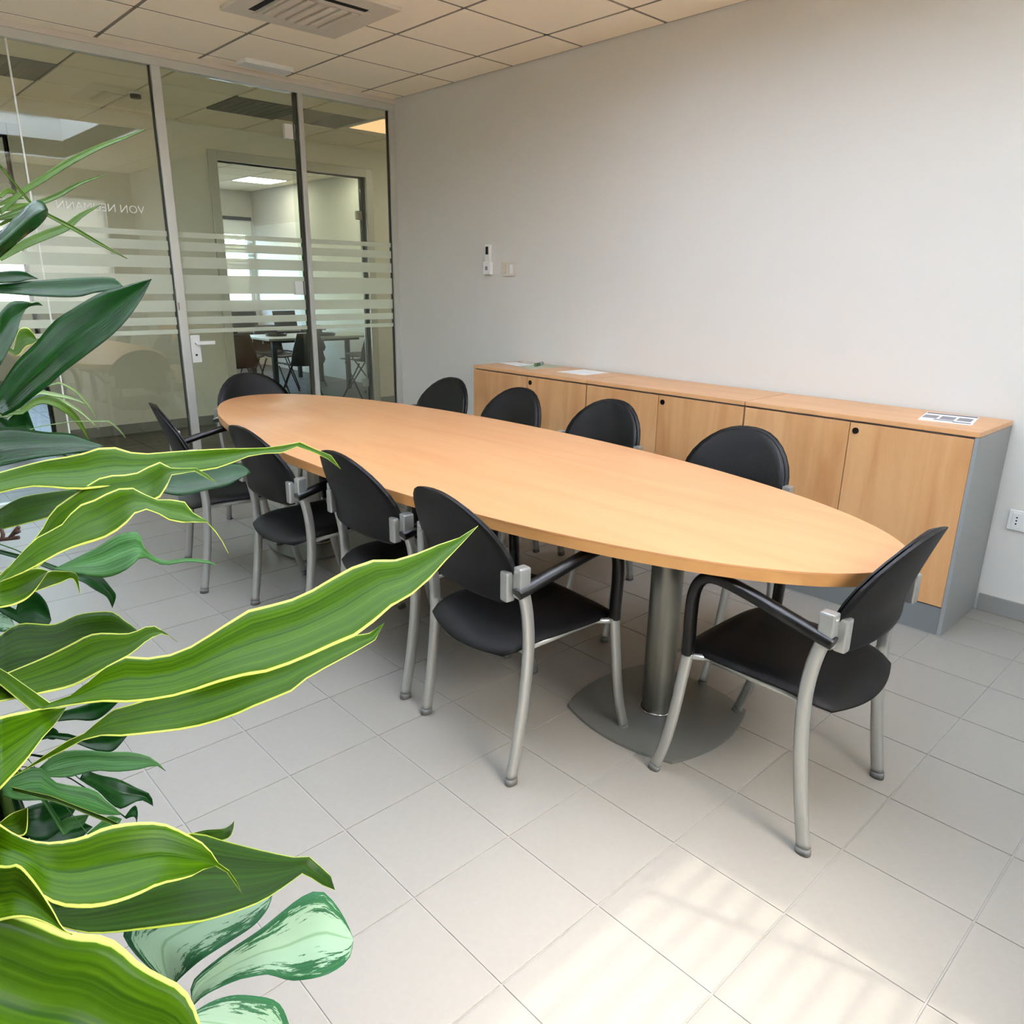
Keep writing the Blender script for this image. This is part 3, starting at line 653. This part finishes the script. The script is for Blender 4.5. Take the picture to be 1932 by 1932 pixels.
# ------------------------------------------------------------------ cabinets
CX = [1.568, 2.573, 3.583, 4.593]; SPLIT = [2.086, 3.08, 4.092]; CH_ = .866; CD = -.445
CL = ['low two-door beech cabinet under the loose papers, nearest the partition', 'low two-door beech cabinet in the middle of the row', 'low two-door beech cabinet with a grey side panel, under the printed sheet']
for k in range(3):
    a, b, s = CX[k]+.002, CX[k+1]-.002, SPLIT[k]
    c = tag(empty('low_cabinet', ((a+b)/2, -.22, 0)), CL[k], 'cabinet', 'low cabinets along the wall'); ox_ = -(a+b)/2
    T = Matrix.Translation((ox_, .22, 0))
    MB().box(a+.0165, b-.0165, CD+.02, -.018, .1225, CH_-.0215).xf(T).build('body', M['cabgrey'], c)
    for x0_, x1_, y0_ in ((a, a+.016, CD+.021), (b-.016, b, CD if k == 2 else CD+.021)): MB().box(x0_, x1_, y0_, -.016, 0, CH_-.0215, .001).xf(T).build('side_panel', M['cabgrey'], c)
    MB().box(a+(.0165 if k == 9 else .0005), b-(.0165 if k == 2 else .0005), CD+.003, CD+.0205, 0, .122, .001).xf(T).build('plinth', M['plinth'], c)
    MB().box(a, b, CD-.002, -.014, CH_-.02, CH_, .0015).xf(T).build('top', M['cabh'], c)
    for i, (x0_, x1_) in enumerate(((a+.003, s-.0018), (s+.0018, b-(.017 if k == 2 else .003)))):
        d = MB().box(x0_, x1_, CD-.0005, CD+.018, .127, CH_-.029, .001).xf(T).build('door', M['cabv'], c)
        if i: MB().tube([(s+.027, CD-.004, .804), (s+.027, CD+.002, .804)], .0135, n=20, side=Vector((0, 0, 1))).xf(T).build('lock', M['black'], d)

# ------------------------------------------------------------------ things on the cabinets
def sheet(name, pts, th, m, label, cat, z, rz=0):
    cx_ = sum(p[0] for p in pts)/len(pts); cy_ = sum(p[1] for p in pts)/len(pts)
    o = MB().prism([(p[0]-cx_, p[1]-cy_) for p in pts], 0, th, False).build(name, m); o.location = (cx_, cy_, z); return tag(o, label, cat)
sheet('open_folder', [(1.60, -.22), (1.70, -.045), (2.03, -.05), (1.99, -.33)], .002, M['leaflet'], 'pale green open leaflet under the white papers on the first cabinet', 'leaflet', CH_)
s1 = sheet('paper_sheet', [(1.59, -.235), (1.66, -.055), (1.83, -.075), (1.82, -.285)], .001, M['paper'], 'white sheet with a green stripe on top of the leaflet', 'paper', CH_+.0021)
MB().box(-.08, .06, .05, .065, .001, .0014).build('printed_stripe', M['inkg'], s1)
pn = tag(empty('marker_pen', (1.885, -.15, CH_+.0021+.011), R(115)), 'green pen with a clear barrel lying across the pale leaflet', 'pen')
MB().tube([(-.06, 0, 0), (.02, 0, 0)], .0105, n=14, side=Vector((0, 1, 0))).build('barrel', M['penb'], pn); MB().tube([(.02, 0, 0), (.075, 0, 0)], .011, n=14, side=Vector((0, 1, 0))).build('cap', M['penc'], pn)
s2 = sheet('paper_sheet', [(2.185, -.29), (2.20, -.055), (2.42, -.05), (2.41, -.285)], .001, M['paper'], 'single white sheet lying alone near the first cabinet joint', 'paper', CH_)
MB().box(-.05, .05, .01, .012, .001, .0013).build('printed_line', M['ink'], s2)
s3 = sheet('printed_flyer', [(4.318, -.325), (4.27, -.07), (4.47, -.04), (4.515, -.295)], .0012, M['paper'], 'printed sheet with three grey text columns on the third cabinet', 'flyer', CH_)
F3 = Matrix.Rotation(R(8.5), 4, 'Z')
for x0_, x1_, y0_, y1_, m_ in ((-.095, -.04, -.05, .04, 'ink'), (-.03, .025, -.05, .04, 'ink'), (.035, .088, -.05, .04, 'ink'), (-.1, .095, .085, .115, 'inkd'), (-.045, .03, -.085, -.065, 'inkd'), (.03, .095, -.105, -.085, 'inkd')):
    MB().box(x0_, x1_, y0_, y1_, .0012, .0015).xf(F3).build('printed_block', M[m_], s3)

# ------------------------------------------------------------------ wall and ceiling fittings
rc = tag(empty('remote_control', (1.222, -.014, 1.545)), 'slim white remote control in a holder on the wall beside the switch', 'remote control')
MB().box(-.026, .026, -.010, .012, -.02, .10, .004).build('body', M['white'], rc); MB().box(-.016, .012, -.0115, -.0098, .035, .088, .0003).build('display', M['black'], rc)
MB().box(-.037, .037, -.016, .014, -.10, -.015, .004).build('holder', M['white'], rc); MB().box(-.012, .012, -.0175, -.0155, -.07, -.045, .0003).build('button', M['ink'], rc)
sw = tag(empty('light_switch', (1.428, -.001, 1.481)), 'beige square light switch on the wall, next to the remote control', 'switch')
MB().box(-.066, .066, -.012, 0, -.046, .046, .003).build('plate', M['offwhite'], sw)
for i in range(3): MB().box(-.052+.036*i, -.019+.036*i, -.0155, -.0115, -.03, .03, .001).build('rocker', M['offwhite'] if i < 2 else M['white'], sw)
so_ = tag(empty('wall_socket', (4.715, -.001, .442)), 'white wall socket low on the wall past the grey cabinet side', 'socket')
MB().box(-.068, .068, -.011, 0, -.044, .044, .003).build('plate', M['white'], so_)
for i in range(3):
    md = MB().box(-.052+.036*i, -.019+.036*i, -.014, -.0105, -.034, .034, .001).build('module', M['white'], so_)
    for z in (-.014, 0, .014): MB().tube([(-.0355+.036*i, -.0145, z), (-.0355+.036*i, -.0138, z)], .0035, n=10, side=Vector((0, 0, 1))).build('pin_hole', M['slot'], md)
ac = tag(empty('air_conditioner', (1.5, -1.47, H)), 'square ceiling cassette air conditioner with a ribbed grille', 'air conditioner')
MB().box(-.33, .335, -.335, .33, -.020, .015, .008).build('panel', M['offwhite'], ac)
for a, b, c, d in ((.195, .23, -.2, .2), (-.2, .19, -.24, -.205)):
    MB().box(a, b, c, d, -.0215, -.0195).build('air_slot', M['slot'], ac); 
    fx, fy = (a+b)/2, (c+d)/2
    if b-a < d-c: MB().box(a-.012, a-.004, c, d, -.034, -.02, .002).build('louvre', M['offwhite'], ac)
    else: MB().box(a, b, d+.004, d+.012, -.034, -.02, .002).build('louvre', M['offwhite'], ac)
for a, b, c, d in ((-.24, -.198, -.2, .2), (-.2, .19, .198, .24)): MB().box(a, b, c, d, -.026, -.019, .003).build('closed_louvre', M['offwhite'], ac)
gr = MB().box(-.19, .185, -.19, .19, -.030, -.0205, .006).build('grille', M['offwhite'], ac)
for i in range(6): MB().box(-.178, .173, -.155+.062*i-.021, -.155+.062*i+.021, -.040, -.0295, .008).build('rib', M['offwhite'], gr)
em = tag(empty('emergency_light', (.30, -1.15, H)), 'white box emergency light on the ceiling by the partition', 'emergency light')
MB().box(-.045, .085, -.165, .165, -.028, 0, .004).build('housing', M['white'], em); MB().box(-.075, -.043, -.15, .15, -.018, 0, .003).build('diffuser', M['offwhite'], em)

# ------------------------------------------------------------------ plants
def resample(P, n):
    P = [Vector(p) for p in P]; L = [0]
    for a, b in zip(P, P[1:]): L.append(L[-1]+(b-a).length)
    o = []
    for k in range(n):
        t = L[-1]*k/(n-1); i = 0
        while i < len(P)-2 and L[i+1] < t: i += 1
        q = (t-L[i])/max(1e-9, L[i+1]-L[i]); o.append(P[i].lerp(P[i+1], min(1, max(0, q))))
    return o
def leaf(parent, m, up, lo, d0, d1, tilt=.9, fold=.25, bow=0., wav=.0, root=None, n=22, name='leaf'):
    """a blade between its two margins, measured on the photograph and set d0 (base) to d1 (tip) metres away; tilt turns the face up, fold creases it on the midrib"""
    U, Lo = resample(smooth([(*p, 0) for p in up], 4), n), resample(smooth([(*p, 0) for p in lo], 4), n)
    K = 8; V = []; UV = []
    ph = random.random()*6
    rows = n
    for i in range(n):
        t = i/(n-1); d = d0+(d1-d0)*t+bow*4*t*(1-t)
        w = (U[i]-Lo[i]).length/2*d/F_PX
        for j in range(K+1):
            s = j/K*2-1; p = Lo[i].lerp(U[i], (s+1)/2)
            dd = d+tilt*w*s+fold*w*(1-abs(s))+wav*w*abs(s)**3*math.sin(ph+t*14+(1.7 if s > 0 else 0))
            V.append(at(p.x, p.y, dd)); UV.append((.12+.88*t, j/K))
    if root is not None:
        first = V[:K+1]; mid = (first[0]+first[-1])/2; R0 = Vector(root); add = []; uva = []
        for k in range(5):
            t = k/5; q = R0.lerp(mid, t); q.z += .03*math.sin(math.pi*t); kk = .3+.7*t**1.5
            for j in range(K+1): add.append(q+(first[j]-mid)*kk); uva.append((.12*t, j/K))
        V = add+V; UV = uva+UV; rows += 5
    me = bpy.data.meshes.new(name); F = [(a*(K+1)+b, a*(K+1)+b+1, (a+1)*(K+1)+b+1, (a+1)*(K+1)+b) for a in range(rows-1) for b in range(K)]
    me.from_pydata([tuple(v) for v in V], [], F); me.polygons.foreach_set('use_smooth', [True]*len(F)); uvl = me.uv_layers.new(name='UVMap')
    for lp in me.loops: uvl.data[lp.index].uv = UV[lp.vertex_index]
    me.materials.append(m); o = bpy.data.objects.new(name, me); COL.objects.link(o)
    o.parent = parent; o.matrix_parent_inverse = Matrix.Translation(parent.location).inverted()
    so = o.modifiers.new('thickness', 'SOLIDIFY'); so.thickness = .0007; so.offset = 0
    return o
def blade(parent, m, pts, wpx, d0, d1, root=None, tilt=.5, name='leaf'):
    """a narrow blade from its centre line; wpx = widest width there"""
    C = resample(smooth([(*p, 0) for p in pts], 5), 16); up = []; lo = []
    for i, p in enumerate(C):
        t = (C[min(i+1, 15)]-C[max(i-1, 0)]).normalized(); nn = Vector((t.y, -t.x, 0)); q = i/15
        w = wpx/2*(.55+.45*math.sin(min(1, q/.45)*math.pi/2))*(1-max(0, (q-.45)/.55)**1.6)+.4
        if nn.y > 0: nn = -nn
        up.append((p+nn*w)[:2]); lo.append((p-nn*w)[:2])
    return leaf(parent, m, up, lo, d0, d1, tilt, .5, root=root, n=16, name=name)
GZ = .24
pl = tag(empty('planter_box', (4.46, -3.74, 0)), 'grey planter box carrying the foreground plants', 'planter')
PX0, PX1, PY0, PY1 = -.27, .24, -.18, .18
MB().box(PX0, PX0+.02, PY0, PY1, .03, .28, .003).box(PX1-.02, PX1, PY0, PY1, .03, .28, .003).box(PX0+.02, PX1-.02, PY0, PY0+.02, .03, .28).box(PX0+.02, PX1-.02, PY1-.02, PY1, .03, .28).box(PX0, PX1, PY0, PY1, 0, .03).build('box', M['pot'], pl)
MB().box(PX0+.021, PX1-.021, PY0+.021, PY1-.021, .031, GZ).build('soil', M['soil'], pl)
def plant(name, x, y, label, ztop, r=.016, m='cane'):
    e = tag(empty(name, (x, y, GZ)), label, 'plant')
    MB().tube(smooth([(0, 0, 0), (.006, .004, (ztop-GZ)*.35), (-.005, .003, (ztop-GZ)*.7), (0, 0, ztop-GZ)], 5), r, n=12, side=Vector((0, 1, 0))).build('stem', M[m], e)
    return e
# striped corn plant
fx, fy = 4.42, -3.70
fp = plant('striped_dracaena', fx, fy, 'broad-leaved plant with yellow-edged green leaves, nearest the viewer', 1.48)
def RT(z, x=fx, y=fy): return (x, y, z)
Fm, Fd = M['leafF'], M['leafFd']
leaf(fp, Fm, [(95, 1326), (134, 1312), (194, 1263), (227, 1239), (283, 1241), (344, 1227), (413, 1186), (470, 1150), (529, 1137), (579, 1118), (632, 1087), (692, 1058), (746, 1056), (789, 1043), (817, 1031), (880, 1009), (902, 992)],
     [(60, 1342), (140, 1330), (194, 1324), (251, 1325), (336, 1312), (437, 1280), (500, 1269), (562, 1247), (632, 1216), (682, 1193), (740, 1143), (790, 1114), (817, 1085), (848, 1050), (875, 1022), (902, 992)], .66, .86, .75, .35, bow=-.03, root=RT(1.0))
leaf(fp, Fm, [(36, 1458), (121, 1401), (170, 1377), (202, 1344), (251, 1328), (340, 1300), (437, 1270), (562, 1235), (640, 1205), (690, 1196), (712, 1190), (725, 1175)],
     [(24, 1466), (49, 1452), (134, 1409), (174, 1389), (227, 1389), (291, 1383), (364, 1373), (437, 1352), (500, 1324), (543, 1309), (581, 1279), (632, 1251), (672, 1229), (692, 1216), (713, 1203), (725, 1175)], .70, .88, .7, .3, wav=.25, root=RT(.92))
leaf(fp, Fm, [(0, 1275), (81, 1241), (134, 1215), (178, 1195), (243, 1195), (285, 1180), (312, 1194), (334, 1211)],
     [(0, 1324), (81, 1308), (134, 1296), (174, 1276), (243, 1237), (275, 1211), (308, 1195), (334, 1211)], .68, .8, .9, .3, root=RT(1.05))
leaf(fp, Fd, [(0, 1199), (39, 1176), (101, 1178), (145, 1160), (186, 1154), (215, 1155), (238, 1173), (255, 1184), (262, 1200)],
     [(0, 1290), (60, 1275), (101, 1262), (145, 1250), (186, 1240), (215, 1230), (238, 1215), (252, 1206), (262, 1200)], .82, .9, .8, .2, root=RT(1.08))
leaf(fp, Fm, [(0, 1352), (24, 1346), (60, 1340), (81, 1336), (110, 1336), (126, 1334)], [(0, 1490), (45, 1441), (77, 1397), (92, 1380), (105, 1365), (126, 1334)], .6, .68, .6, .2, root=RT(.95))
leaf(fp, Fm, [(0, 1555), (40, 1579), (89, 1589), (154, 1579), (202, 1559), (259, 1551), (308, 1553), (348, 1571), (389, 1595), (412, 1628), (428, 1638), (445, 1660), (457, 1686)],
     [(0, 1640), (53, 1655), (77, 1690), (110, 1708), (142, 1713), (190, 1711), (251, 1693), (300, 1670), (356, 1656), (389, 1638), (408, 1634), (426, 1644), (441, 1664), (457, 1686)], .55, .66, .7, .3, bow=-.03, root=RT(.84))
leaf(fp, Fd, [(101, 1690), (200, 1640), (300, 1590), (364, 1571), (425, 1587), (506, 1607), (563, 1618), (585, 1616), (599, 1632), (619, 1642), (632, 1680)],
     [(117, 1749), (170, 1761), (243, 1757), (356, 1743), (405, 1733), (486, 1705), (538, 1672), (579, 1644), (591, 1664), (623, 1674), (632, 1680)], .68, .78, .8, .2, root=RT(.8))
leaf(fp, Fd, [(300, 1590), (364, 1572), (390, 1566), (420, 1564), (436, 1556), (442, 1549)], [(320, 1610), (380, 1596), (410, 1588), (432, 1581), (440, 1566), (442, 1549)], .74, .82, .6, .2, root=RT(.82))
leaf(fp, Fm, [(-60, 1700), (40, 1722), (134, 1758), (190, 1764), (225, 1780), (262, 1815), (305, 1840), (345, 1862), (368, 1900), (385, 1960), (392, 2010)],
     [(-200, 1960), (-150, 2010), (-90, 2040), (-30, 2060), (40, 2075), (110, 2085), (180, 2085), (250, 2078), (310, 2062), (350, 2042), (392, 2010)], .44, .50, .55, .15, root=RT(.70))
leaf(fp, Fm, [(-10, 1632), (15, 1634), (36, 1632), (65, 1664), (97, 1713), (117, 1749), (136, 1763)], [(-10, 1740), (15, 1734), (40, 1731), (65, 1734), (95, 1745), (115, 1756), (136, 1763)], .47, .47, .35, .5, root=RT(.8))
leaf(fp, Fm, [(0, 891), (85, 868), (145, 858), (197, 842), (212, 842), (233, 850), (272, 856), (336, 851), (427, 846), (500, 845), (544, 838), (566, 834), (590, 846), (618, 855), (634, 868), (643, 885)],
     [(0, 930), (65, 918), (155, 924), (230, 912), (280, 900), (344, 892), (404, 885), (447, 870), (485, 856), (522, 857), (553, 845), (572, 842), (590, 853), (612, 862), (630, 876), (643, 885)], .74, .92, .8, .4, wav=.2, root=RT(1.32))
leaf(fp, Fm, [(0, 1085), (40, 1045), (78, 1000), (101, 961), (145, 930), (192, 900), (233, 896), (267, 889), (298, 871), (331, 886), (362, 881), (388, 894), (409, 911)],
     [(0, 1110), (60, 1080), (114, 1030), (170, 985), (220, 965), (260, 955), (295, 943), (311, 925), (326, 893), (345, 893), (365, 888), (388, 901), (409, 911)], .70, .82, .8, .35, wav=.15, root=RT(1.2))
leaf(fp, Fm, [(0, 1090), (65, 1018), (114, 992), (145, 956), (186, 940), (215, 924), (254, 921), (290, 942), (344, 944), (362, 966), (383, 978), (404, 997), (419, 1021), (431, 1044)],
     [(0, 1098), (52, 1077), (114, 1043), (155, 1028), (197, 1015), (233, 992), (254, 969), (274, 961), (298, 969), (326, 984), (362, 986), (388, 984), (414, 1013), (431, 1044)], .66, .78, .8, .35, wav=.1, root=RT(1.16))
leaf(fp, M['leafS'], [(104, 1072), (181, 1034), (223, 1008), (250, 1004), (264, 1005), (270, 1030), (290, 1050), (311, 1058), (352, 1053), (393, 1058), (410, 1068)],
     [(104, 1074), (142, 1082), (194, 1090), (233, 1078), (258, 1058), (268, 1050), (288, 1058), (311, 1066), (352, 1060), (393, 1063), (410, 1068)], .84, .96, .8, .4, wav=.2, root=RT(1.12))
leaf(fp, Fm, [(0, 1090), (35, 1078), (70, 1072), (91, 1078)], [(0, 1147), (31, 1140), (60, 1122), (91, 1078)], .66, .7, .7, .2, root=RT(1.1))
leaf(fp, Fm, [(62, 1114), (88, 1080), (120, 1078), (142, 1081), (148, 1098), (150, 1119)], [(67, 1116), (90, 1108), (111, 1101), (134, 1091), (143, 1100), (150, 1119)], .74, .78, .6, .2, root=RT(1.1))
leaf(fp, Fd, [(0, 960), (41, 938), (100, 928), (168, 921), (188, 925)], [(0, 1000), (40, 990), (88, 977), (140, 955), (188, 925)], .84, .9, .8, .2, root=RT(1.26))
# dark-leaved dracaena
gx_, gy_ = 4.25, -3.69
dp = plant('dark_leaved_dracaena', gx_, gy_, 'plant with broad dark glossy leaves reaching across the glass partition', 1.62)
def RD(z): return (gx_, gy_, z)
D = M['leafD']
leaf(dp, D, [(-10, 745), (30, 684), (67, 647), (101, 607), (135, 584), (188, 553), (230, 541), (262, 532), (286, 526)],
     [(5, 785), (34, 772), (67, 745), (94, 725), (121, 701), (161, 671), (209, 634), (242, 600), (269, 560), (286, 526)], .84, .95, .55, .5, root=RD(1.38))
leaf(dp, D, [(0, 536), (50, 531), (135, 525), (188, 523), (215, 525), (232, 540)], [(0, 553), (94, 560), (148, 560), (175, 553), (205, 548), (232, 540)], .9, 1.0, .7, .3, root=RD(1.54))
leaf(dp, D, [(0, 590), (20, 570), (44, 568), (60, 572), (72, 570), (81, 577)], [(0, 690), (30, 634), (40, 597), (52, 580), (70, 576), (81, 577)], .8, .86, .5, .3, root=RD(1.42))
leaf(dp, D, [(0, 513), (20, 511), (45, 512), (60, 520), (72, 526)], [(0, 534), (20, 533), (40, 531), (58, 527), (72, 526)], .9, .94, .5, .3, root=RD(1.56))
leaf(dp, D, [(-5, 440), (10, 428), (34, 405), (50, 390), (66, 378), (82, 382), (90, 395)], [(-5, 490), (17, 472), (50, 444), (70, 430), (84, 415), (90, 405), (90, 395)], .86, .92, .4, -.9, wav=.12, root=RD(1.6))
leaf(dp, M['leafF'], [(25, 660), (34, 625), (50, 618), (62, 628), (70, 642)], [(28, 672), (38, 668), (48, 655), (60, 650), (70, 642)], .95, .98, .4, .2, root=RD(1.4))
leaf(dp, D, [(15, 792), (35, 775), (50, 772), (58, 790), (66, 812)], [(18, 830), (35, 836), (50, 832), (60, 824), (66, 812)], 1.0, 1.02, .4, .2, root=RD(1.3))
leaf(dp, D, [(0, 807), (33, 807), (83, 815), (132, 818), (166, 830), (195, 841)], [(0, 880), (66, 865), (120, 858), (150, 853), (174, 850), (195, 841)], .86, .96, 1.1, .3, root=RD(1.3))
leaf(dp, D, [(290, 905), (326, 891), (389, 879), (420, 875), (448, 874), (466, 883), (473, 893)], [(290, 925), (305, 929), (342, 935), (389, 925), (429, 916), (454, 902), (473, 893)], 1.02, 1.1, 1.0, .25, root=RD(1.22))
leaf(dp, D, [(140, 1080), (170, 1083), (191, 1088), (210, 1109), (219, 1124), (212, 1147)], [(140, 1092), (160, 1100), (176, 1111), (192, 1120), (203, 1128), (212, 1147)], .98, 1.02, .7, .3, root=RD(1.05))
leaf(dp, D, [(30, 1150), (40, 1126), (65, 1115), (88, 1138), (97, 1170)], [(36, 1176), (55, 1182), (75, 1182), (90, 1180), (97, 1170)], .96, .98, .3, .2, root=RD(1.0))
leaf(dp, D, [(90, 1350), (140, 1336), (190, 1322), (230, 1318)], [(100, 1362), (140, 1358), (185, 1357), (230, 1318)], .94, .98, .4, .2, root=RD(.9))
# thin-leaved plant at the back of the box
hx, hy = 4.25, -3.63
tp = plant('thin_leaved_dracaena', hx, hy, 'plant of thin arching blades rising above the dark leaves', 1.72, .011)
def RTn(z): return (hx, hy, z)
for pts, w, za in (([(0, 402), (40, 364), (80, 338), (130, 306), (190, 276), (240, 258), (275, 243)], 13, 1.70), ([(0, 410), (60, 388), (110, 368), (150, 346), (200, 330)], 10, 1.68),
                   ([(0, 488), (30, 470), (60, 454), (97, 439), (128, 427), (150, 408), (190, 386)], 17, 1.62), ([(60, 385), (88, 404), (134, 428), (184, 457), (240, 488)], 7, 1.66),
                   ([(0, 372), (14, 360), (34, 366)], 10, 1.69), ([(0, 386), (24, 374), (46, 375)], 8, 1.68), ([(0, 396), (28, 390), (62, 384)], 11, 1.67), ([(0, 412), (30, 404), (66, 390)], 12, 1.66), ([(0, 424), (22, 414), (44, 414)], 7, 1.64)):
    blade(tp, M['leafT'], pts, w, 1.02, 1.12, root=RTn(za))
# grassy plant lower down
ix, iy = 4.30, -3.62
sp_ = plant('spider_plant', ix, iy, 'small plant with narrow drooping pale and green blades below the big dark leaf', 1.16, .010, 'stalk')
for pts, w, mt in (([(40, 778), (62, 760), (83, 754), (106, 760), (132, 777), (152, 800), (168, 832)], 15, 'leafT'), ([(13, 785), (50, 765), (86, 752), (116, 756), (149, 775), (172, 795), (187, 810)], 6, 'leafP'),
                   ([(20, 775), (58, 748), (75, 740), (99, 744), (129, 750), (157, 760), (166, 766)], 7, 'leafP'), ([(112, 722), (130, 730), (150, 745), (170, 770), (183, 793)], 4, 'leafP'), ([(5, 800), (35, 782), (62, 764), (88, 756)], 12, 'leafP'), ([(205, 795), (222, 808), (237, 826)], 3, 'leafP')):
    blade(sp_, M[mt], pts, w, 1.0, 1.08, root=(ix, iy, 1.14))
# bushy small-leaved plant
jx, jy = 4.37, -3.62
sp2 = plant('small_leaved_shrub', jx, jy, 'bushy plant with small pointed leaves between the striped leaves', .80, .010, 'stalk')
Sm = M['leafS']
def RS(z): return (jx, jy, z)
for up, lo, d0, d1, m_ in (
    ([(70, 1452), (108, 1421), (155, 1415), (207, 1419), (238, 1418), (275, 1425), (296, 1437), (313, 1455)], [(80, 1466), (104, 1466), (132, 1466), (178, 1454), (217, 1456), (259, 1452), (294, 1444), (313, 1455)], .84, .94, Sm),
    ([(6, 1480), (21, 1466), (72, 1446), (99, 1473), (128, 1481), (176, 1489), (197, 1508), (213, 1520), (230, 1537)], [(6, 1500), (37, 1510), (89, 1510), (124, 1522), (166, 1533), (203, 1537), (218, 1538), (230, 1537)], .80, .88, Sm),
    ([(150, 1470), (161, 1454), (186, 1462), (224, 1470), (259, 1487), (284, 1499), (289, 1521)], [(165, 1480), (186, 1493), (207, 1514), (228, 1526), (253, 1514), (269, 1510), (289, 1521)], .92, .98, M['leafD']),
    ([(165, 1395), (190, 1385), (225, 1384), (240, 1388)], [(168, 1412), (190, 1418), (215, 1416), (240, 1388)], .98, 1.0, M['leafD']),
    ([(40, 1530), (58, 1520), (100, 1512), (145, 1522)], [(40, 1570), (60, 1582), (90, 1584), (124, 1556), (145, 1522)], .92, .96, M['leafD']),
    ([(0, 1552), (21, 1535), (52, 1524)], [(0, 1570), (30, 1578), (50, 1570), (52, 1524)], .80, .82, Fm),
    ([(115, 1550), (126, 1543), (150, 1538), (168, 1537)], [(120, 1578), (135, 1566), (155, 1559), (168, 1537)], .9, .92, Sm),
    ([(165, 1572), (185, 1555), (207, 1539), (230, 1545)], [(170, 1580), (195, 1572), (218, 1562), (230, 1545)], .88, .9, Sm),
    ([(236, 1540), (248, 1524), (257, 1520), (260, 1535), (258, 1552)], [(238, 1545), (245, 1542), (252, 1541), (256, 1544), (258, 1552)], .95, .96, M['leafD']),
    ([(84, 1390), (95, 1372), (110, 1380), (106, 1392)], [(84, 1392), (95, 1395), (104, 1395), (106, 1392)], 1.0, 1.0, M['leafD']),
    ([(0, 1500), (30, 1520), (52, 1545), (60, 1575)], [(0, 1590), (25, 1592), (45, 1590), (60, 1575)], .98, 1.0, M['leafD']),
    ([(60, 1560), (100, 1545), (140, 1545), (175, 1560)], [(60, 1592), (100, 1596), (140, 1590), (175, 1560)], 1.0, 1.02, M['leafD'])):
    leaf(sp2, m_, up, lo, d0, d1, .6, .35, root=RS(.78), n=14)
# silver variegated plant
kx_, ky_ = 4.60, -3.60
ag = plant('silver_aglaonema', kx_, ky_, 'plant with silvery green-flecked leaves low in the corner of the floor', .58, .013, 'stalk')
A = M['leafA']
def RA(z): return (kx_, ky_, z)
leaf(ag, A, [(362, 1888), (364, 1850), (425, 1798), (486, 1757), (526, 1725), (567, 1693), (600, 1680), (619, 1690), (640, 1716), (656, 1745), (667, 1773)],
     [(366, 1896), (389, 1876), (445, 1850), (480, 1842), (506, 1838), (535, 1847), (559, 1850), (607, 1842), (640, 1826), (660, 1806), (667, 1773)], .72, .80, .7, .2, wav=.05, root=RA(.56))
leaf(ag, A, [(318, 1856), (270, 1816), (240, 1780), (235, 1748), (300, 1715), (380, 1690), (450, 1680), (514, 1688)],
     [(326, 1860), (350, 1836), (378, 1812), (405, 1794), (440, 1772), (480, 1745), (506, 1713), (514, 1688)], .78, .86, .6, .2, root=RA(.55))
leaf(ag, A, [(360, 1915), (372, 1905), (405, 1887), (445, 1877), (490, 1880), (518, 1887), (535, 1905), (548, 1945), (555, 2000)], [(350, 1940), (370, 1960), (400, 1985), (430, 2005), (460, 2020), (490, 2028), (520, 2025), (540, 2015), (555, 2000)], .68, .72, .6, .15, root=RA(.54))
leaf(ag, A, [(-10, 1165), (5, 1156), (20, 1165), (27, 1180)], [(-10, 1190), (5, 1192), (18, 1190), (27, 1180)], 1.0, 1.02, .5, .2, root=(kx_-.2, ky_-.1, .9))

# dry side shoot between the striped leaves
tw = MB(); q0 = at(-60, 1022, .82)
for pts in ([(-60, 1022), (-10, 1019), (20, 1016), (36, 1014)], [(18, 1016), (26, 1006), (31, 999), (36, 994)], [(26, 1006), (32, 1004), (37, 1001)], [(4, 1018), (6, 1008), (2, 998)]):
    tw.tube([at(u, v, .82)-Vector((fx, fy, GZ)) for u, v in pts], .0022, n=6, side=Vector((0, 0, 1)))
tw.tube([Vector((0, 0, q0.z-GZ-.01)), q0-Vector((fx, fy, GZ))], .0026, n=6, side=Vector((0, 0, 1)))
tw.build('twig', M['twig'], fp)
